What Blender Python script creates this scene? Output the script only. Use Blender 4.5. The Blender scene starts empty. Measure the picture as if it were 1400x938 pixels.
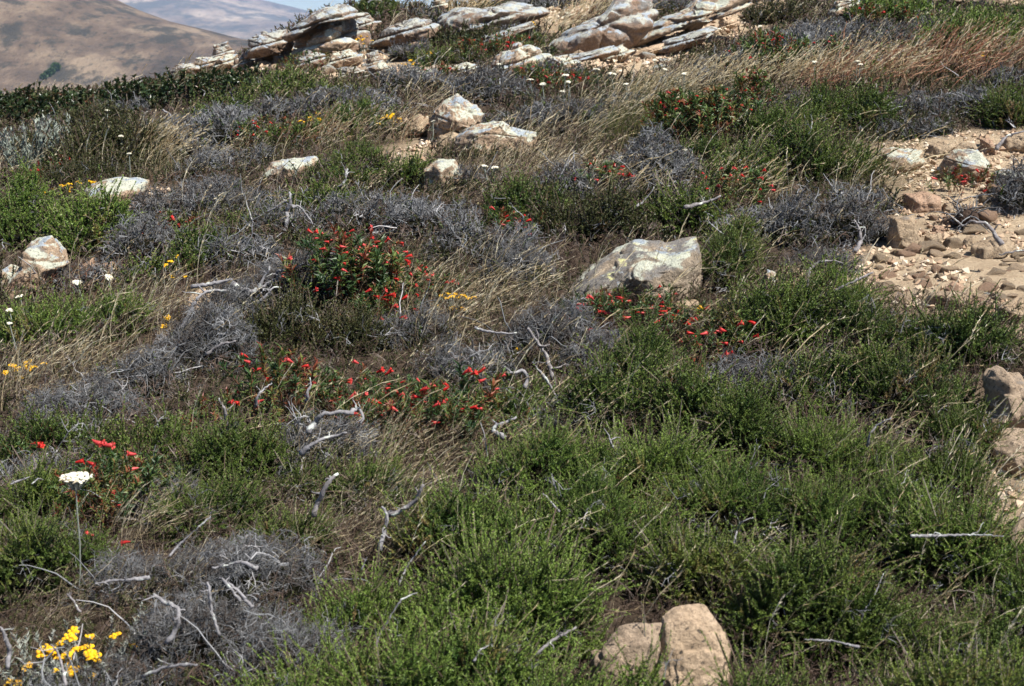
import bpy, math
import numpy as np
from mathutils import Vector, Matrix

S = bpy.context.scene
COL = S.collection
rng = np.random.default_rng(11)
R = math.radians

# ------------------------------------------------------------------ camera, sky, sun, exposure
CAM_Z, PITCH, FPX = 1.65, 12.7, 1944.0
cd = bpy.data.cameras.new('camera'); cam = bpy.data.objects.new('camera', cd); COL.objects.link(cam)
cam.location = (0, 0, CAM_Z); cam.rotation_euler = (R(90 - PITCH), 0, 0)
cd.sensor_width = 36; cd.lens = 50; cd.clip_end = 20000; cd.clip_start = 0.05
cd.dof.use_dof = True; cd.dof.focus_distance = 6.2; cd.dof.aperture_fstop = 9.0
S.camera = cam

SUN_EL, SUN_AZ = 55.0, 124.0          # azimuth from +Y (view direction), negative = towards -X
W = bpy.data.worlds.new('World'); S.world = W; W.use_nodes = True
nt = W.node_tree; bg = nt.nodes['Background']
sky = nt.nodes.new('ShaderNodeTexSky'); sky.sky_type = 'NISHITA'; sky.sun_disc = False
sky.sun_elevation = R(SUN_EL); sky.sun_rotation = R(SUN_AZ)
sky.altitude = 2500; sky.air_density = 1.0; sky.dust_density = 0.0; sky.ozone_density = 4.0
nt.links.new(sky.outputs[0], bg.inputs[0]); bg.inputs[1].default_value = 0.05
sl = bpy.data.lights.new('sun', 'SUN'); sl.energy = 5.0; sl.angle = R(0.5); sl.color = (1, .955, .88)
so = bpy.data.objects.new('sun', sl); COL.objects.link(so)
sd = Vector((math.sin(R(SUN_AZ)) * math.cos(R(SUN_EL)), math.cos(R(SUN_AZ)) * math.cos(R(SUN_EL)), math.sin(R(SUN_EL))))
so.rotation_euler = sd.to_track_quat('Z', 'Y').to_euler(); so.location = (0, 0, 30)
S.view_settings.view_transform = 'Standard'; S.view_settings.look = 'None'
S.view_settings.exposure = 1.05; S.view_settings.gamma = 1.0
S.render.engine = 'CYCLES'
S.cycles.max_bounces = 6; S.cycles.diffuse_bounces = 3; S.cycles.glossy_bounces = 2
S.cycles.transmission_bounces = 3; S.cycles.volume_bounces = 1; S.cycles.transparent_max_bounces = 4
S.cycles.caustics_reflective = False; S.cycles.caustics_refractive = False
S.cycles.use_adaptive_sampling = True; S.cycles.adaptive_threshold = 0.02

# ------------------------------------------------------------------ noise, terrain, projection
_T2 = np.random.default_rng(3).random((256, 256))
_T3 = np.random.default_rng(4).random((32, 32, 32))
def n2(x, y, s=0):
    x = np.asarray(x, float) + s * 17.3; y = np.asarray(y, float) + s * 9.1
    i = np.floor(x).astype(int); j = np.floor(y).astype(int); u = x - i; v = y - j
    u = u * u * (3 - 2 * u); v = v * v * (3 - 2 * v)
    g = lambda a, b: _T2[a % 256, b % 256]
    return (g(i, j) * (1 - u) + g(i + 1, j) * u) * (1 - v) + (g(i, j + 1) * (1 - u) + g(i + 1, j + 1) * u) * v - .5
def fb(x, y, s=0, o=4):
    r = 0; a = 1.
    for k in range(o): r = r + a * n2(x * 2**k, y * 2**k, s + k); a *= .5
    return r
def n3(P, s=0):
    P = P + s * 5.7; I = np.floor(P).astype(int); U = P - I; U = U * U * (3 - 2 * U); r = 0
    for a in (0, 1):
        for b in (0, 1):
            for c in (0, 1):
                w = (U[:, 0] if a else 1 - U[:, 0]) * (U[:, 1] if b else 1 - U[:, 1]) * (U[:, 2] if c else 1 - U[:, 2])
                r = r + w * _T3[(I[:, 0] + a) % 32, (I[:, 1] + b) % 32, (I[:, 2] + c) % 32]
    return r - .5
def sst(a, b, x): t = np.clip((x - a) / (b - a), 0, 1); return t * t * (3 - 2 * t)
def sp(x): return np.where(x > 20, x, np.log1p(np.exp(np.minimum(x, 20))))
def height(x, y):
    x = np.asarray(x, float); y = np.asarray(y, float)
    z = 0.10 * np.clip(y, -20, 60) + 0.06 * np.clip(x, -15, 25)
    near = 1 - sst(30, 60, np.hypot(x, y))
    z = z + near * (0.09 * fb(x / 1.7, y / 1.7, 1, 4) + .18 * n2(x / 4.5, y / 4.5, 7))
    z = z + .42 * np.exp(-((x + 2.1) / 1.5)**2 - ((y - 16.2) / 1.3)**2)
    yc = 15.2 + 9 * sst(-3.4, 1, x) + 8 * sst(1, 9, x)
    t = y - yc
    z = z - .32 * 1.2 * sp(t / 1.2) - .35 * 3 * sp((t - 6) / 3) - .3 * 1.5 * sp((-x - 8) / 1.5) - .25 * 6 * sp((x - 25) / 6) - .2 * 4 * sp((-y - 4) / 4)
    v = -62 + 6 * fb(x / 400, y / 400, 3, 3)
    return v + 3 * sp((z - v) / 3)
cp, spp = math.cos(R(PITCH)), math.sin(R(PITCH))
FW = np.array([0, cp, -spp]); UP = np.array([0, spp, cp]); RT = np.array([1., 0, 0]); CP = np.array([0, 0, CAM_Z])
def ray(px, py): return FW + RT * (px - 700) / FPX + UP * (469 - py) / FPX
def hit(px, py, dh=0.0, tmax=60):
    """where the line of sight through a pixel meets the ground (raised by dh)"""
    d = ray(px, py); t = np.geomspace(1.0, tmax, 1500)
    P = CP + d * t[:, None]; g = P[:, 2] - height(P[:, 0], P[:, 1]) - dh
    k = np.argmax(g < 0)
    if g[k] >= 0: k = np.argmin(g)
    return P[k], t[k]
def gz(P): return np.column_stack([P[:, 0], P[:, 1], height(P[:, 0], P[:, 1])])
def to_px(P):
    q = P - CP; w = q @ FW
    return 700 + FPX * (q @ RT) / w, 469 - FPX * (q @ UP) / w
def inpoly(x, y, poly):
    r = np.zeros(len(x), bool); n = len(poly)
    for i in range(n):
        (x1, y1), (x2, y2) = poly[i], poly[(i + 1) % n]
        if y1 == y2: continue
        c = ((y1 > y) != (y2 > y)) & (x < (x2 - x1) * (y - y1) / (y2 - y1) + x1)
        r ^= c
    return r
def nrm(v): return v / (np.linalg.norm(v, axis=-1, keepdims=True) + 1e-9)

# ------------------------------------------------------------------ object helpers
def tag(o, label=None, cat=None, group=None, kind=None):
    if label: o['label'] = label
    if cat: o['category'] = cat
    if group: o['group'] = group
    if kind: o['kind'] = kind
    return o
def empty(name, loc, label=None, cat=None, group=None):
    o = bpy.data.objects.new(name, None); COL.objects.link(o); o.location = loc; o.empty_display_size = .1
    return tag(o, label, cat, group)
def mesh(name, V, F, mats, mi=None, attrs=None, smooth=False):
    me = bpy.data.meshes.new(name); V = np.asarray(V, np.float32); F = np.asarray(F, np.int32); k = F.shape[1]
    me.vertices.add(len(V)); me.vertices.foreach_set('co', V.ravel())
    me.loops.add(F.size); me.loops.foreach_set('vertex_index', F.ravel())
    me.polygons.add(len(F)); me.polygons.foreach_set('loop_start', np.arange(0, F.size, k, dtype=np.int32))
    if mi is not None: me.polygons.foreach_set('material_index', np.asarray(mi, np.int32))
    for m in mats: me.materials.append(m)
    for a, v in (attrs or {}).items():
        at = me.attributes.new(a, 'FLOAT', 'POINT'); at.data.foreach_set('value', np.asarray(v, np.float32))
    me.polygons.foreach_set('use_smooth', np.full(len(F), smooth, bool))
    me.update(); me.validate() if len(F) < 10 else None
    return me
def link(name, me, parent=None, loc=(0, 0, 0)):
    o = bpy.data.objects.new(name, me); COL.objects.link(o); o.location = loc
    if parent is not None: o.parent = parent
    return o

# ------------------------------------------------------------------ materials
def newmat(name):
    m = bpy.data.materials.new(name); m.use_nodes = True; t = m.node_tree
    b = t.nodes['Principled BSDF']; return m, t, b
def ramp(t, stops, fac=None):
    r = t.nodes.new('ShaderNodeValToRGB'); e = r.color_ramp.elements
    while len(e) < len(stops): e.new(.5)
    for el, (p, c) in zip(e, stops): el.position = p; el.color = (*c, 1)
    if fac is not None: t.links.new(fac, r.inputs[0])
    return r.outputs[0]
def attr(t, n):
    a = t.nodes.new('ShaderNodeAttribute'); a.attribute_name = n; return a.outputs['Fac']
def mix(t, f, a, b, mode='MIX'):
    m = t.nodes.new('ShaderNodeMix'); m.data_type = 'RGBA'; m.blend_type = mode
    for s, v in ((0, f), (6, a), (7, b)):
        if isinstance(v, (int, float)): m.inputs[s].default_value = v
        elif isinstance(v, tuple): m.inputs[s].default_value = (*v, 1)
        else: t.links.new(v, m.inputs[s])
    return m.outputs[2]
def noise(t, scale, detail=4, co=None, rough=.55):
    n = t.nodes.new('ShaderNodeTexNoise'); n.inputs['Scale'].default_value = scale; n.inputs['Detail'].default_value = detail
    n.inputs['Roughness'].default_value = rough
    if co is not None: t.links.new(co, n.inputs['Vector'])
    return n.outputs[0]
def bump(t, b, h, strength, dist):
    n = t.nodes.new('ShaderNodeBump'); n.inputs['Strength'].default_value = strength; n.inputs['Distance'].default_value = dist
    t.links.new(h, n.inputs['Height']); t.links.new(n.outputs[0], b.inputs['Normal'])
def leafmat(name, stops, tip=None, rough=.5, trans=.25, spec=.35):
    """leaf colour by plant part: 'tint' differs from shoot to shoot, 'tip' runs from the old wood to the new growth"""
    m, t, b = newmat(name); c = ramp(t, stops, attr(t, 'tint'))
    if tip:
        f = t.nodes.new('ShaderNodeMath'); f.operation = 'MULTIPLY'; f.inputs[1].default_value = .75
        t.links.new(attr(t, 'tip'), f.inputs[0]); c = mix(t, f.outputs[0], c, tip)
    t.links.new(c, b.inputs['Base Color']); b.inputs['Roughness'].default_value = rough
    b.inputs['Specular IOR Level'].default_value = spec
    if trans:
        tr = t.nodes.new('ShaderNodeBsdfTranslucent'); t.links.new(c, tr.inputs[0])
        mx = t.nodes.new('ShaderNodeMixShader'); mx.inputs[0].default_value = trans
        t.links.new(b.outputs[0], mx.inputs[1]); t.links.new(tr.outputs[0], mx.inputs[2])
        t.links.new(mx.outputs[0], t.nodes['Material Output'].inputs[0])
    return m
M = {}
M['needle'] = leafmat('needle_green', [(0, (.02, .048, .015)), (.35, (.04, .086, .02)), (.7, (.078, .128, .026)), (.93, (.15, .19, .035)), (1, (.2, .12, .06))], (.19, .25, .05))
M['bright'] = leafmat('needle_bright', [(0, (.022, .058, .016)), (.35, (.052, .112, .022)), (.7, (.1, .165, .03)), (.95, (.17, .215, .045)), (1, (.24, .15, .07))], (.26, .36, .07))
M['olive'] = leafmat('needle_olive', [(0, (.022, .034, .014)), (.4, (.045, .058, .02)), (.8, (.075, .08, .03)), (1, (.12, .07, .035))], (.11, .115, .04))
M['dark'] = leafmat('broad_dark', [(0, (.014, .028, .012)), (.5, (.03, .052, .018)), (.85, (.06, .08, .025)), (1, (.13, .06, .035))], (.08, .09, .035), rough=.35)
M['monkey'] = leafmat('glossy_leaf', [(0, (.022, .05, .016)), (.4, (.05, .095, .026)), (.66, (.13, .17, .04)), (.8, (.19, .085, .035)), (1, (.2, .03, .02))], None, rough=.45, spec=.35)
M['sage'] = leafmat('sage_leaf', [(0, (.14, .17, .14)), (1, (.26, .3, .25))], (.3, .33, .28), trans=.1)
M['woolly'] = leafmat('woolly_leaf', [(0, (.15, .17, .14)), (.6, (.26, .28, .24)), (1, (.4, .41, .36))], None, trans=.1)
M['twig'] = leafmat('grey_twig', [(0, (.075, .058, .046)), (.3, (.085, .083, .083)), (.45, (.108, .11, .115)), (.8, (.2, .205, .213)), (1, (.36, .35, .355))], None, rough=.8, trans=0, spec=.15)
M['brown_twig'] = leafmat('brown_twig', [(0, (.035, .022, .016)), (.6, (.1, .07, .055)), (1, (.2, .17, .15))], None, rough=.85, trans=0, spec=.15)
M['stem'] = leafmat('red_stem', [(0, (.07, .02, .012)), (1, (.16, .07, .03))], None, rough=.5, trans=0)
M['dry'] = leafmat('dry_grass', [(0, (.34, .25, .14)), (.3, (.58, .46, .27)), (.65, (.74, .63, .42)), (1, (.82, .75, .56))], None, rough=.55, trans=.45)
M['rust'] = leafmat('rusty_grass', [(0, (.22, .09, .05)), (.5, (.42, .2, .12)), (1, (.66, .48, .31))], None, rough=.55, trans=.4)
M['grass'] = leafmat('green_grass', [(0, (.045, .075, .015)), (.6, (.1, .13, .025)), (1, (.24, .22, .08))], None, rough=.5, trans=.3)
M['red'] = leafmat('red_petal', [(0, (.42, .015, .01)), (.6, (.56, .025, .02)), (1, (.72, .09, .05))], (.75, .06, .05), rough=.4, trans=.3)
def vary(m, c2, c3):
    t = m.node_tree; b = t.nodes['Principled BSDF']; l = b.inputs['Base Color'].links[0].from_socket; oi = t.nodes.new('ShaderNodeObjectInfo')
    c = mix(t, ramp(t, [(.5, (0, 0, 0)), (.75, (.6, .6, .6)), (1, (.6, .6, .6))], oi.outputs['Random']), l, c2); c = mix(t, ramp(t, [(0, (.55, .55, .55)), (.15, (.5, .5, .5)), (.22, (0, 0, 0))], oi.outputs['Random']), c, c3)
    for n in t.nodes:
        if n.type in ('BSDF_PRINCIPLED', 'BSDF_TRANSLUCENT'): t.links.new(c, n.inputs[0])
vary(M['red'], (.62, .1, .1), (.3, .03, .03))
M['yellow'] = leafmat('yellow_floret', [(0, (.75, .38, .006)), (1, (.85, .52, .01))], None, rough=.6, trans=.2)
M['white'] = leafmat('white_floret', [(0, (.5, .42, .28)), (.2, (.68, .64, .5)), (1, (.82, .8, .68))], None, rough=.7, trans=.2)

def gap_shade():  # near-black colour that paints the shade in gaps between the shoots
    m, t, b = newmat('inner_gap_shade'); co = t.nodes.new('ShaderNodeTexCoord').outputs['Object']; n = noise(t, 120, 8, co, .8)
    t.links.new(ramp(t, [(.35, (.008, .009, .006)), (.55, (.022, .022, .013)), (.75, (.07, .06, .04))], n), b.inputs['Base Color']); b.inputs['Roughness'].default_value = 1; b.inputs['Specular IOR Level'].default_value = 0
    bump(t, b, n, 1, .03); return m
M['gap_shade'] = gap_shade()
def wood_mat(name, a, b_, lich, lf):
    m, t, b = newmat(name); co = t.nodes.new('ShaderNodeTexCoord').outputs['Object']
    c = ramp(t, [(.3, a), (.65, b_)], noise(t, 60, 4, co))
    l = ramp(t, [(lf, (0, 0, 0)), (lf + .06, (1, 1, 1))], noise(t, 38, 3, co))
    c = mix(t, l, c, lich); t.links.new(c, b.inputs['Base Color']); b.inputs['Roughness'].default_value = .85
    bump(t, b, noise(t, 180, 4, co), .6, .004); return m
M['bleached'] = wood_mat('bleached_wood', (.1, .095, .1), (.25, .24, .25), (.38, .4, .37), .57)
M['greywood'] = wood_mat('weathered_wood', (.08, .072, .07), (.25, .23, .235), (.5, .53, .47), .6)

def rock_mat(name, base, base2, lichen=.5, stain=.5, yellow=.62, blue=.5, lcol=(.48, .49, .40)):
    m, t, b = newmat(name); co = t.nodes.new('ShaderNodeTexCoord').outputs['Object']
    c = ramp(t, [(.3, base), (.7, base2)], noise(t, 7, 6, co))
    c = mix(t, ramp(t, [(.42, (0, 0, 0)), (.62, (.65, .65, .65))], noise(t, 45, 6, co, .7)), c, tuple(.55 * v for v in base))
    # grey weathering, crusty lichens in patches with crisp edges
    g = t.nodes.new('ShaderNodeTexNoise'); t.links.new(co, g.inputs['Vector']); g.inputs['Scale'].default_value = 5.5; g.inputs['Detail'].default_value = 9; g.inputs['Roughness'].default_value = .7
    mp = t.nodes.new('ShaderNodeMapping'); mp.inputs['Location'].default_value = (3.3, 1.7, 9.1); t.links.new(co, mp.inputs[0])
    mq = t.nodes.new('ShaderNodeMapping'); mq.inputs['Location'].default_value = (13.3, 7.7, 2.1); t.links.new(co, mq.inputs[0])
    geo = t.nodes.new('ShaderNodeNewGeometry'); sx = t.nodes.new('ShaderNodeSeparateXYZ'); t.links.new(geo.outputs['Normal'], sx.inputs[0])
    def patch(scale, thr, vec, width=.05, upw=.16, det=8):
        n = noise(t, scale, det, vec, .68); a = t.nodes.new('ShaderNodeMath'); a.operation = 'MULTIPLY_ADD'
        t.links.new(sx.outputs[2], a.inputs[0]); a.inputs[1].default_value = upw; t.links.new(n, a.inputs[2])
        return ramp(t, [(thr, (0, 0, 0)), (thr + width, (1, 1, 1))], a.outputs[0])
    if stain < 1: c = mix(t, patch(6, stain, mp.outputs[0], .12), c, (.2, .185, .17))
    if lichen < 1: c = mix(t, patch(6.5, lichen, co, .05), c, lcol)
    if blue < 1: c = mix(t, patch(9, blue, mq.outputs[0], .05), c, (.32, .36, .40))
    if yellow < 1: c = mix(t, patch(10, yellow, mp.outputs[0], .03), c, (.56, .54, .27))
    c = mix(t, ramp(t, [(.62, (0, 0, 0)), (.68, (.8, .8, .8))], noise(t, 90, 3, co)), c, (.07, .06, .055))
    t.links.new(c, b.inputs['Base Color']); b.inputs['Roughness'].default_value = .92; b.inputs['Specular IOR Level'].default_value = .2
    bump(t, b, noise(t, 30, 10, co, .72), .9, .035); return m
M['r_pale'] = rock_mat('pale_lichened_rock', (.36, .25, .17), (.48, .36, .25), lichen=.59, stain=.61, yellow=.8, blue=.64)
M['r_boulder'] = rock_mat('grey_boulder_rock', (.37, .29, .21), (.28, .235, .18), lichen=.66, stain=.56, yellow=.74, blue=.7)
M['r_tan'] = rock_mat('tan_sandstone', (.5, .36, .235), (.6, .46, .33), lichen=2, stain=2, yellow=2, blue=2)
M['r_greytan'] = rock_mat('grey_sandstone', (.38, .285, .2), (.48, .37, .27), lichen=2, stain=.7, yellow=2, blue=2)
M['r_field'] = rock_mat('field_sandstone', (.36, .26, .17), (.46, .36, .25), lichen=.78, stain=.68, yellow=2, blue=2)
M['r_pink'] = rock_mat('pink_sandstone', (.4, .255, .17), (.46, .32, .225), lichen=.8, stain=2, yellow=2, blue=2)
M['r_outcrop'] = rock_mat('outcrop_rock', (.27, .18, .125), (.37, .27, .2), lichen=.6, stain=.5, yellow=.78, blue=.64, lcol=(.4, .4, .35))

# ------------------------------------------------------------------ ground
DIRT = [
 [(1120, 372), (1150, 345), (1175, 325), (1205, 330), (1215, 285), (1235, 255), (1190, 235), (1200, 200), (1262, 188), (1400, 178), (1500, 170), (1500, 475), (1400, 470), (1370, 445), (1290, 432), (1200, 415)],
 [(1300, 620), (1330, 585), (1345, 560), (1420, 540), (1520, 640), (1480, 830), (1400, 800), (1370, 760), (1375, 700), (1320, 660)],
 [(745, 85), (800, 62), (880, 52), (960, 28), (1050, 8), (1100, 15), (1030, 45), (980, 62), (930, 85), (900, 108), (840, 108), (800, 90)],
 [(240, 112), (260, 86), (345, 62), (420, 60), (520, 70), (640, 92), (660, 108), (560, 118), (480, 112), (330, 108)],
 [(160, 300), (165, 275), (205, 258), (245, 262), (240, 282), (200, 300)], [(515, 245), (530, 215), (560, 195), (600, 198), (580, 235), (560, 252)],
 [(560, 20), (640, 5), (760, -20), (850, -20), (800, 30), (760, 50), (730, 30), (600, 28)], [(560, 190), (575, 160), (600, 165), (640, 195), (600, 205)],
 [(250, 420), (262, 398), (300, 396), (312, 415), (285, 432)]]
DIRTG = [[tuple(hit(x, y)[0][:2]) for x, y in p] for p in DIRT]
def dirtmask(x, y):
    jx = x + .25 * n2(x * 5, y * 5, 21); jy = y + .25 * n2(x * 5, y * 5, 22)
    r = np.zeros(len(x), bool)
    for p in DIRTG: r |= inpoly(jx, jy, p)
    return r
def grid(N, f):
    u = np.linspace(-1, 1, N); k = 7.2; s = 6000 / math.sinh(k) * np.sinh(k * u)
    return s
def build_ground():
    N = 1000; k = 6.6; u = np.linspace(-1, 1, N); s = 6000 / math.sinh(k) * np.sinh(k * u)
    X, Y = np.meshgrid(s + 1, s + 7, indexing='ij'); X = X.ravel(); Y = Y.ravel()
    Z = height(X, Y); nr = np.hypot(X, Y) < 40
    Z = Z + np.where(nr, .022 * fb(X * 3, Y * 3, 5, 4), 0)
    d = np.zeros(len(X)); w = np.where(nr)[0]; d[w] = dirtmask(X[w], Y[w])
    D = d.reshape(N, N); D = (D + np.roll(D, 1, 0) + np.roll(D, -1, 0) + np.roll(D, 1, 1) + np.roll(D, -1, 1)) / 5
    i = np.arange(N - 1); I, J = np.meshgrid(i, i, indexing='ij'); a = (I * N + J).ravel()
    F = np.column_stack([a, a + N, a + N + 1, a + 1])
    m, t, b = newmat('ground_soil'); co = t.nodes.new('ShaderNodeTexCoord').outputs['Object']
    litter = ramp(t, [(.3, (.028, .02, .014)), (.5, (.07, .05, .035)), (.75, (.14, .1, .07))], noise(t, 28, 9, co, .75))
    far = ramp(t, [(.35, (.2, .15, .1)), (.7, (.36, .28, .19))], noise(t, .01, 8, co))
    soil = ramp(t, [(.25, (.32, .23, .15)), (.5, (.47, .365, .245)), (.75, (.58, .47, .33))], noise(t, 9, 10, co, .7))
    soil = mix(t, ramp(t, [(.5, (0, 0, 0)), (.64, (.6, .6, .6))], noise(t, 70, 6, co, .7)), soil, (.3, .2, .14))
    c = mix(t, attr(t, 'dirt'), mix(t, attr(t, 'far'), litter, far), soil)
    t.links.new(c, b.inputs['Base Color']); b.inputs['Roughness'].default_value = .95; b.inputs['Specular IOR Level'].default_value = .15
    bump(t, b, noise(t, 35, 9, co, .75), 1.0, .03)
    me = mesh('ground', np.column_stack([X, Y, Z]), F, [m], attrs={'dirt': D.ravel(), 'far': sst(25, 70, np.hypot(X, Y))}, smooth=True)
    tag(link('ground', me), 'dry brown and sandy hillside soil', None, None, 'structure')
build_ground()

def far_terrain(name, xs, ys, zf, m, label):
    X, Y = np.meshgrid(xs, ys, indexing='ij'); n, k = len(xs), len(ys); Z = zf(X, Y)
    I, J = np.meshgrid(np.arange(n - 1), np.arange(k - 1), indexing='ij'); a = (I * k + J).ravel()
    me = mesh(name, np.column_stack([X.ravel(), Y.ravel(), Z.ravel()]), np.column_stack([a, a + k, a + k + 1, a + 1]), [m], smooth=True)
    tag(link(name, me), label, None, None, 'structure')
def hill_mat(name, stops, scale, scrub, scrubthr):
    m, t, b = newmat(name); co = t.nodes.new('ShaderNodeTexCoord').outputs['Object']
    mp = t.nodes.new('ShaderNodeMapping'); mp.inputs['Scale'].default_value = (1, .35, 1); t.links.new(co, mp.inputs[0]); co = mp.outputs[0]; c = ramp(t, stops, noise(t, scale, 12, co, .66))
    c = mix(t, ramp(t, [(scrubthr, (0, 0, 0)), (scrubthr + .09, (.85, .85, .85))], noise(t, scale * 1.7, 10, co, .72)), c, scrub)
    c = mix(t, ramp(t, [(.56, (0, 0, 0)), (.64, (.8, .8, .8))], noise(t, scale * 9, 6, co, .75)), c, scrub)
    t.links.new(c, b.inputs['Base Color']); b.inputs['Roughness'].default_value = .95
    bump(t, b, noise(t, scale * 3, 10, co, .7), 1, 14); return m
def hillz(X, Y):
    zr = np.interp(X, [-900, -500, -324, -285, -259, -235, -205, -185, -139, -93, 0, 200], [120, 95, 55, 28, 15, 5.6, -1.5, -7, -13, -25, -50, -66])
    p = sst(430, 900, Y) * (1 - .9 * sst(920, 1500, Y))
    g = fb(X / 160, Y / 160, 31, 5); rid = np.abs(fb(X / 90 + Y / 300, Y / 260, 33, 4))
    return -66 + (zr + 66) * p + (9 * g - 26 * rid * sst(450, 600, Y) * (1 - sst(740, 890, Y))) * p * (1 - sst(800, 900, Y) * .8)
far_terrain('hills', np.linspace(-900, 250, 330), np.linspace(420, 1600, 300), hillz,
    hill_mat('brown_hill', [(.38, (.085, .058, .038)), (.5, (.19, .13, .085)), (.62, (.34, .25, .165))], .03, (.035, .035, .025), .5), 'dry brown hillside with scrub and gullies across the valley')
def mtz(X, Y):
    zr = np.interp(X * 5000 / np.maximum(Y, 2500), [-6000, -1800, -1150, -913, -707, -566, -300, 600], [500, 230, 160, 86, 38, 12, -40, -66])
    p = sst(3000, 5000, Y) * (1 - .6 * sst(5000, 5900, Y)); q = sst(1900, 2900, Y)
    return -66 + 34 * q + (zr + 32) * p + (22 * fb(X / 600, Y / 700, 41, 5) * p + 5 * fb(X / 300, Y / 300, 43, 4)) * (1 - .6 * sst(4700, 5000, Y))
far_terrain('mountain', np.linspace(-4500, 900, 380), np.linspace(1900, 5950, 300), mtz,
    hill_mat('far_mountain', [(.38, (.12, .09, .07)), (.52, (.24, .18, .13)), (.66, (.42, .33, .24))], .006, (.05, .05, .04), .48), 'far mountain ridge fading blue in the haze')

# haze: even air round camera and everything
hv = np.array([[x, y, z] for x in (-6200, 6300) for y in (-6200, 6300) for z in (-90, 420)], float)
hf = np.array([[0, 1, 3, 2], [4, 6, 7, 5], [0, 4, 5, 1], [2, 3, 7, 6], [0, 2, 6, 4], [1, 5, 7, 3]])
hm = bpy.data.materials.new('haze_air'); hm.use_nodes = True; ht = hm.node_tree; ht.nodes.clear()
ho = ht.nodes.new('ShaderNodeOutputMaterial'); pv = ht.nodes.new('ShaderNodeVolumePrincipled')
pv.inputs['Color'].default_value = (.4, .62, 1, 1); pv.inputs['Density'].default_value = .00011; pv.inputs['Anisotropy'].default_value = 0.1
ht.links.new(pv.outputs[0], ho.inputs['Volume'])
tag(link('haze', mesh('haze', hv, hf, [hm])), 'thin blue haze over the far hills', None, None, 'stuff')

# ------------------------------------------------------------------ plant building blocks (made once per level of detail)
def tube(P, rad, k=5):
    P = np.asarray(P, float); n = len(P); T = nrm(np.gradient(P, axis=0)); a = np.array([.31, .2, .93]); X = nrm(np.cross(T, a)); Y = np.cross(T, X)
    an = np.arange(k) * 2 * np.pi / k; rad = np.broadcast_to(rad, (n,))
    V = (P[:, None] + rad[:, None, None] * (np.cos(an)[None, :, None] * X[:, None] + np.sin(an)[None, :, None] * Y[:, None])).reshape(-1, 3)
    F = []
    for i in range(n - 1):
        for j in range(k):
            a0, a1, b0, b1 = i * k + j, i * k + (j + 1) % k, (i + 1) * k + j, (i + 1) * k + (j + 1) % k
            F += [(a0, a1, b1), (a0, b1, b0)]
    F += [(0, j + 1, j) for j in range(1, k - 1)] + [((n - 1) * k, (n - 1) * k + j, (n - 1) * k + j + 1) for j in range(1, k - 1)]
    return V, np.array(F)
class Geo:
    def __init__(s): s.V = []; s.F = []; s.m = []; s.a = {}; s.n = 0
    def add(s, V, F, mat=0, **at):
        V = np.asarray(V); F = np.asarray(F); s.V.append(V); s.F.append(F + s.n); s.m.append(np.full(len(F), mat) if np.isscalar(mat) else mat); s.n += len(V)
        for k in ('tint', 'tip'): s.a.setdefault(k, []).append(np.broadcast_to(at.get(k, 0.), (len(V),)))
    def get(s): return np.concatenate(s.V), np.concatenate(s.F), np.concatenate(s.m), {k: np.concatenate(v) for k, v in s.a.items()}
    def build(s, name, mats, parent=None, origin=None, smooth=False):
        V, F, m, a = s.get()
        if origin is not None: V = V - np.asarray(origin)
        return link(name, mesh(name, V, F, mats, m, a, smooth), parent)
def needles(g, base, out, L, w, tip, rg):
    n = len(base); side = nrm(np.cross(out, rg.normal(size=(n, 3))))
    V = np.stack([base - side * w / 2, base + side * w / 2, base + out * L[:, None]], 1).reshape(-1, 3)
    g.add(V, np.arange(3 * n).reshape(-1, 3), 0, tip=np.repeat(tip, 3))
def proto_shoot(lod, L, nl, ll, wd, seed, spread=.75, tipr=(0, 1)):
    rg = np.random.default_rng(seed); g = Geo(); n = max(8, int(nl / lod))
    s = rg.uniform(.05, 1, n); ph = rg.uniform(0, 2 * np.pi, n); cv = rg.uniform(-.25, .25, 2)
    P = lambda s: np.column_stack([cv[0] * L * s**2, cv[1] * L * s**2, L * s])
    o = nrm(np.column_stack([np.cos(ph), np.sin(ph), rg.uniform(.35, 1.1, n) / spread]))
    needles(g, P(s), o, ll * lod**.5 * rg.uniform(.7, 1.25, n) * (1.15 - .5 * s), wd * lod, tipr[0] + (tipr[1] - tipr[0]) * s**1.5, rg)
    q = P(np.linspace(0, 1, 3)); w = .0012 * lod**.7
    V = np.concatenate([q + [w, 0, 0], q - [w, 0, 0]]); g.add(V, [(0, 1, 4), (0, 4, 3), (1, 2, 5), (1, 5, 4)], 1, tip=0)
    return g.get()
def proto_twig(lod, seed, L=.1, r0=.002, depth=3):
    rg = np.random.default_rng(seed); g = Geo()
    def br(p, d, l, r, k):
        nseg = 2; pts = [p]
        for i in range(nseg): d = nrm(d + rg.normal(size=3) * .33); p = p + d * l / nseg; pts.append(p)
        V, F = tube(np.array(pts), np.linspace(r, r * .6, nseg + 1), 3); g.add(V, F[:nseg * 6], 0)
        if k > 0:
            for _ in range(3 if lod < 1.7 else 2):
                j = rg.integers(1, nseg + 1); br(pts[j], nrm(d + rg.normal(size=3) * .75), l * rg.uniform(.5, .8), r * .62, k - 1)
    br(np.zeros(3), np.array([0, 0, 1.]), L * .55, r0 * lod**.8, 2 if lod > .7 else depth - 1)
    return g.get()
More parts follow.
